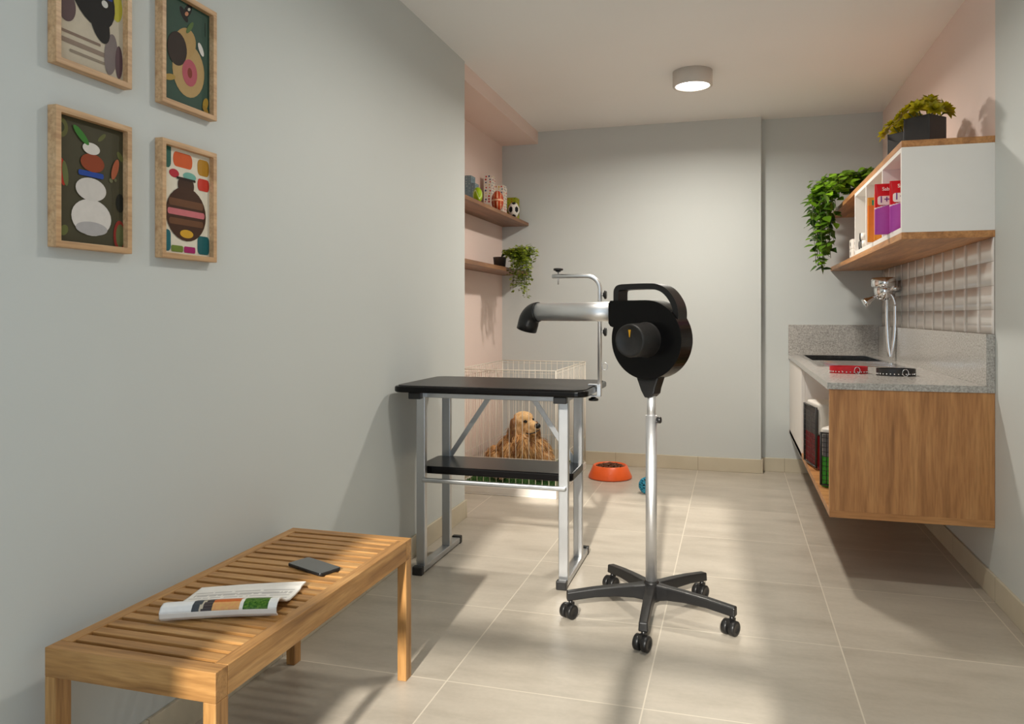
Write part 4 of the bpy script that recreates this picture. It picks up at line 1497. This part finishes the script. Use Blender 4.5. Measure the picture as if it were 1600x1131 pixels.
grl = 'small white rolls in the cubby'
def roll(x, y, z, label):
    t = Thing('bandage_roll', label, 'roll', (x, y, z - 0.024), group=grl)
    M = Matrix.Translation((x, y, z)) @ Matrix.Rotation(math.radians(78), 4, 'Y') @ Matrix.Rotation(0.3, 4, 'X')
    M = Matrix.Translation((x, y, z)) @ Vector((1, -0.25, 0)).to_track_quat('Z', 'Y').to_matrix().to_4x4()
    t.part('roll', MB().lathe([(0.010, -0.020), (0.024, -0.020), (0.024, 0.020), (0.010, 0.020)], M, 24), MT['white_plastic'])
    t.part('band', MB().lathe([(0.0244, -0.0205), (0.0244, -0.014)], M, 24, False, False).lathe([(0.0244, 0.014), (0.0244, 0.0205)], M, 24, False, False), MT['black_satin'])
roll(0.700, 4.690, ZF + 0.0245, 'white roll with black bands, far one of the bottom pair')
roll(0.700, 4.630, ZF + 0.0245, 'white roll with black bands, bottom one touching the orange packs')
roll(0.700, 4.660, ZF + 0.0680, 'white roll with black bands resting on top of two others')

def tin(z, label):
    t = Thing('storage_tin', label, 'tin', (0.745, 5.10, z), group='white tins on the lower board')
    t.part('canister', MB().prism(rrect(0.690, 0.800, 5.045, 5.155, 0.020), z, z + 0.058), MT['white_plastic'], bevel=0.003)
    t.part('label_patch', MB().box(0.705, 0.716, 5.0444, 5.0452, z + 0.022, z + 0.040), MT['black_satin'])
    t.part('label_patch', MB().box(0.6894, 0.6902, 5.085, 5.105, z + 0.020, z + 0.040), MT['black_satin'])
tin(1.4945, 'white square tin with a dark mark, lower one on the wooden board')
tin(1.5535, 'white square tin with a dark mark, stacked on the other tin')

# ------------------------------------------------------------------ lower right cabinet, counter, sink, faucet
BX = 0.394
t = Thing('base_cabinet', 'wall hung wooden base cabinet with an open bay and white door', 'cabinet', (0.7, 4.7, 0.287))
t.part('end_panel', MB().box(BX, RX - 0.001, YE, YE + 0.025, 0.317, 0.833), W('walnut', 'z'), bevel=0.0008)
t.part('bottom_board', MB().box(BX, RX - 0.001, YE, YB2, 0.287, 0.317), W('walnut', 'x'), bevel=0.0008)
t.part('back_panel', MB().box(RX - 0.012, RX - 0.001, YE + 0.025, YB2, 0.317, 0.833), MT['white_lam'])
t.part('divider', MB().box(BX + 0.020, RX - 0.012, 4.92, 4.938, 0.317, 0.833), MT['white_lam'])
t.part('top_stretcher', MB().box(BX + 0.02, RX - 0.012, YE + 0.025, 4.92, 0.815, 0.833), MT['white_lam'])
for y0, y1 in ((4.925, 5.434), (5.438, 5.945)):
    t.part('door', MB().box(BX, BX + 0.019, y0, y1, 0.284, 0.824), MT['white_lam'], bevel=0.001)

t = Thing('granite_countertop', 'speckled grey granite countertop with upstand along the tiled wall', 'countertop', (0.7, 4.7, 0.833))
sx0, sx1, sy0, sy1 = 0.470, 0.885, 5.13, 5.80
CT = 0.861
mb = MB()
mb.box(0.385, RX - 0.001, YE - 0.003, sy0, 0.8335, CT).box(0.385, sx0, sy0, sy1, 0.8335, CT).box(sx1, RX - 0.001, sy0, sy1, 0.8335, CT).box(0.385, RX - 0.001, sy1, YB2, 0.8335, CT)
t.part('slab', mb, MT['granite'])
t.part('upstand', MB().box(RX - 0.033, RX - 0.001, YE - 0.003, YB2, CT, 1.071), MT['granite'], bevel=0.001)
t.part('upstand', MB().box(0.385, RX - 0.0335, YB2 - 0.022, YB2, CT, 1.079), MT['granite'], bevel=0.001)

t = Thing('steel_sink', 'stainless steel sink set into the granite below the chrome faucet', 'sink', ((sx0 + sx1) / 2, 5.4, 0.70))
mb = MB()
zr = CT + 0.006
# drainer deck and rim
mb.box(0.452, 0.905, 4.60, sy0 + 0.004, CT + 0.0005, zr)
mb.box(0.452, sx0 + 0.004, sy0 + 0.004, 5.85, CT + 0.0005, zr).box(sx1 - 0.004, 0.905, sy0 + 0.004, 5.85, CT + 0.0005, zr).box(sx0 + 0.004, sx1 - 0.004, sy1 - 0.004, 5.85, CT + 0.0005, zr)
t.part('rim', mb, MT['steel'], bevel=0.002)
mb = MB()
a0, a1, b0, b1 = sx0 + 0.004, sx1 - 0.004, sy0 + 0.004, sy1 - 0.004
mb.box(a0, a1, b0, b1, 0.66, 0.664).box(a0, a0 + 0.002, b0, b1, 0.664, zr - 0.001).box(a1 - 0.002, a1, b0, b1, 0.664, zr - 0.001).box(a0, a1, b0, b0 + 0.002, 0.664, zr - 0.001).box(a0, a1, b1 - 0.002, b1, 0.664, zr - 0.001)
t.part('basin', mb, MT['steel'])
mb = MB()
for i in range(9):
    y = 4.66 + i * 0.048
    mb.bar((0.50, y, zr + 0.0005), (0.86, y, zr + 0.0005), 0.006, 0.003)
t.part('drainer_rib', mb, MT['steel'], bevel=0.001)
t.part('drain', MB().lathe([(0.0, 0.6645), (0.035, 0.6645), (0.04, 0.667), (0.042, 0.6645)], Matrix.Translation((0.68, 5.47, 0)), 24, False, False), MT['chrome'])

# chrome wall mixer with hand shower and looped hose
fx, fy, fz = 0.930, 5.34, 1.335
t = Thing('shower_mixer', 'chrome wall mixer with hand shower and looped hose above the sink', 'faucet', (1.0, fy, fz))
M = Matrix.Translation((fx - 0.005, fy, 0))
bd = t.part('body', MB().lathe([(0.074, 1.326), (0.080, 1.332), (0.080, 1.376), (0.072, 1.387), (0.0, 1.390)], M, 36, True, False), MT['chrome'])
t.part('lever', MB().lathe([(0.0, 1.240), (0.036, 1.246), (0.056, 1.264), (0.064, 1.296), (0.064, 1.320), (0.060, 1.327)], M, 36, False, True), MT['chrome'])
t.part('wall_inlet', MB().tube([(fx, fy + 0.03, 1.31), (1.006, fy + 0.03, 1.31)], 0.022, 16), MT['chrome'])
t.part('wall_inlet', MB().tube([(fx + 0.02, fy - 0.05, 1.318), (1.006, fy - 0.05, 1.318)], 0.018, 16), MT['chrome'])
d = Vector((-0.78, -0.05, -0.52)).normalized()
a = Vector((fx - 0.05, fy, 1.275))
t.part('hand_shower', MB().tube([a, a + d * 0.030, a + d * 0.052, a + d * 0.070, a + d * 0.092, a + d * 0.096], [0.010, 0.012, 0.018, 0.026, 0.029, 0.022], 20), MT['chrome'])
pipe = [Vector((fx + 0.005, fy - 0.04, 1.30)), Vector((fx + 0.018, fy - 0.05, 1.285)), Vector((fx + 0.044, fy - 0.05, 1.255)), Vector((fx + 0.047, fy - 0.05, 1.205))]
t.part('elbow_pipe', MB().tube(bez(*pipe, 10), 0.008, 12), MT['chrome'])


def hose(p0, p1, p2, p3):
    c = bez(Vector(p0), Vector(p1), Vector(p2), Vector(p3), 84)
    rr = [0.0135 if i % 2 else 0.0092 for i in range(len(c))]
    return MB().tube(c, rr, 12)


xb = fx + 0.028
mb = hose((xb - 0.024, fy - 0.02, 1.255), (xb - 0.026, fy - 0.02, 1.10), (xb - 0.024, fy - 0.03, 0.98), (xb - 0.010, fy - 0.045, 0.885))
h2 = hose((xb + 0.019, fy - 0.05, 1.210), (xb + 0.021, fy - 0.05, 1.08), (xb + 0.016, fy - 0.05, 0.98), (xb - 0.006, fy - 0.045, 0.885))
n = len(mb.v)
mb.v += h2.v
for f, s_, c_ in zip(h2.f, h2.sm, h2.c):
    mb.f.append(tuple(i + n for i in f)); mb.sm.append(s_); mb.c.append(c_)
t.part('hose', mb, MT['chrome'])


# collars lying on the counter
def collar(cx, cy, rx, ry, h, mat, label, stud):
    t = Thing('dog_collar', label, 'collar', (cx, cy, CT), group='dog collars on the granite counter')
    n = 48
    mb = MB()
    rings = []
    for i in range(n):
        a = 2 * math.pi * i / n
        ca, sa = math.cos(a), math.sin(a)
        ring = []
        for (dr, z) in ((0, 0.0005), (0.003, 0.0005), (0.003, h), (0, h)):
            ring.append((cx + (rx + dr) * ca, cy + (ry + dr) * sa, CT + z))
        rings.append(ring)
    b = t.part('strap', mb.ring_loft(rings, closed=True, smooth=False), mat)
    rnd = random.Random(4)
    ns_ = 15
    mbs = MB()
    for i in range(ns_):
        a = math.radians(190 + 160 * i / (ns_ - 1))
        c = (cx + (rx + 0.004) * math.cos(a), cy + (ry + 0.004) * math.sin(a), CT + stud)
        mbs.ell(c, (0.0042, 0.0042, 0.0042), None, 8, 6)
    t.part('stud', mbs, MT['chrome'], parent=b)
    a = math.radians(-70)
    c = Vector((cx + (rx + 0.005) * math.cos(a), cy + (ry + 0.005) * math.sin(a), CT + h / 2))
    pts = []
    for i in range(14):
        q = 2 * math.pi * i / 14
        pts.append(c + Vector((0.013 * math.cos(q), -0.001, h * 0.48 * math.sin(q))))
    t.part('buckle', MB().tube(pts, 0.0018, 6, closed=True), MT['chrome'])


collar(0.551, 4.135, 0.085, 0.060, 0.034, MT['red'], 'red dog collar with silver studs lying on the counter edge', 0.009)
collar(0.745, 4.025, 0.083, 0.058, 0.034, MT['dark_leather'], 'black dog collar with silver studs lying on the counter', 0.010)


# pet carriers in the open bay
def carrier(fc, rot, Wd, D, h, low, label):
    """fc: middle of the door's foot; the door looks along local -x"""
    t = Thing('pet_carrier', label, 'pet carrier', (fc[0], fc[1], 0.3175), math.radians(rot), group='pet carriers in the cabinet bay', local=True)
    hm = h * 0.52
    a, b = -Wd / 2, Wd / 2
    t.part('lower_shell', MB().prism(rrect(0.012, D, a, b, 0.03), 0, hm - 0.002), low, bevel=0.004)
    t.part('upper_shell', MB().prism(rrect(0.012, D, a, b, 0.03), hm, h), MT['white_plastic'], bevel=0.012, bseg=3)
    for sx in (0.06, D * 0.7):
        t.part('latch', MB().box(sx, sx + 0.028, a - 0.004, a + 0.004, hm - 0.03, hm + 0.03), MT['white_plastic'], bevel=0.002)
    dr = t.part('door', MB().box(0.006, 0.0115, a + 0.02, b - 0.02, 0.02, hm), low)
    t.part('door_panel', MB().box(0.006, 0.0115, a + 0.02, b - 0.02, hm, h - 0.03), MT['crate_grey'], parent=dr)
    mb = MB()
    nw = 9
    for i in range(nw + 1):
        y = a + 0.014 + (Wd - 0.028) * i / nw
        mb.tube([(0, y, 0.012), (0, y, h - 0.018)], 0.006 if i in (0, nw) else 0.0017, 6)
    for i in range(12):
        z_ = 0.014 + (h - 0.036) * i / 11
        mb.tube([(0, a + 0.014, z_), (0, b - 0.014, z_)], 0.0045 if i in (0, 11) else 0.0013, 6)
    t.part('grille', mb, MT['crate_black'], parent=dr)


carrier((0.407, 4.518), 9.5, 0.268, 0.44, 0.355, MT['crate_red'], 'tall pet carrier with a white top and dark red base')
carrier((0.509, 3.922), 62, 0.26, 0.38, 0.285, MT['crate_green'], 'smaller pet carrier with a white top and green base')
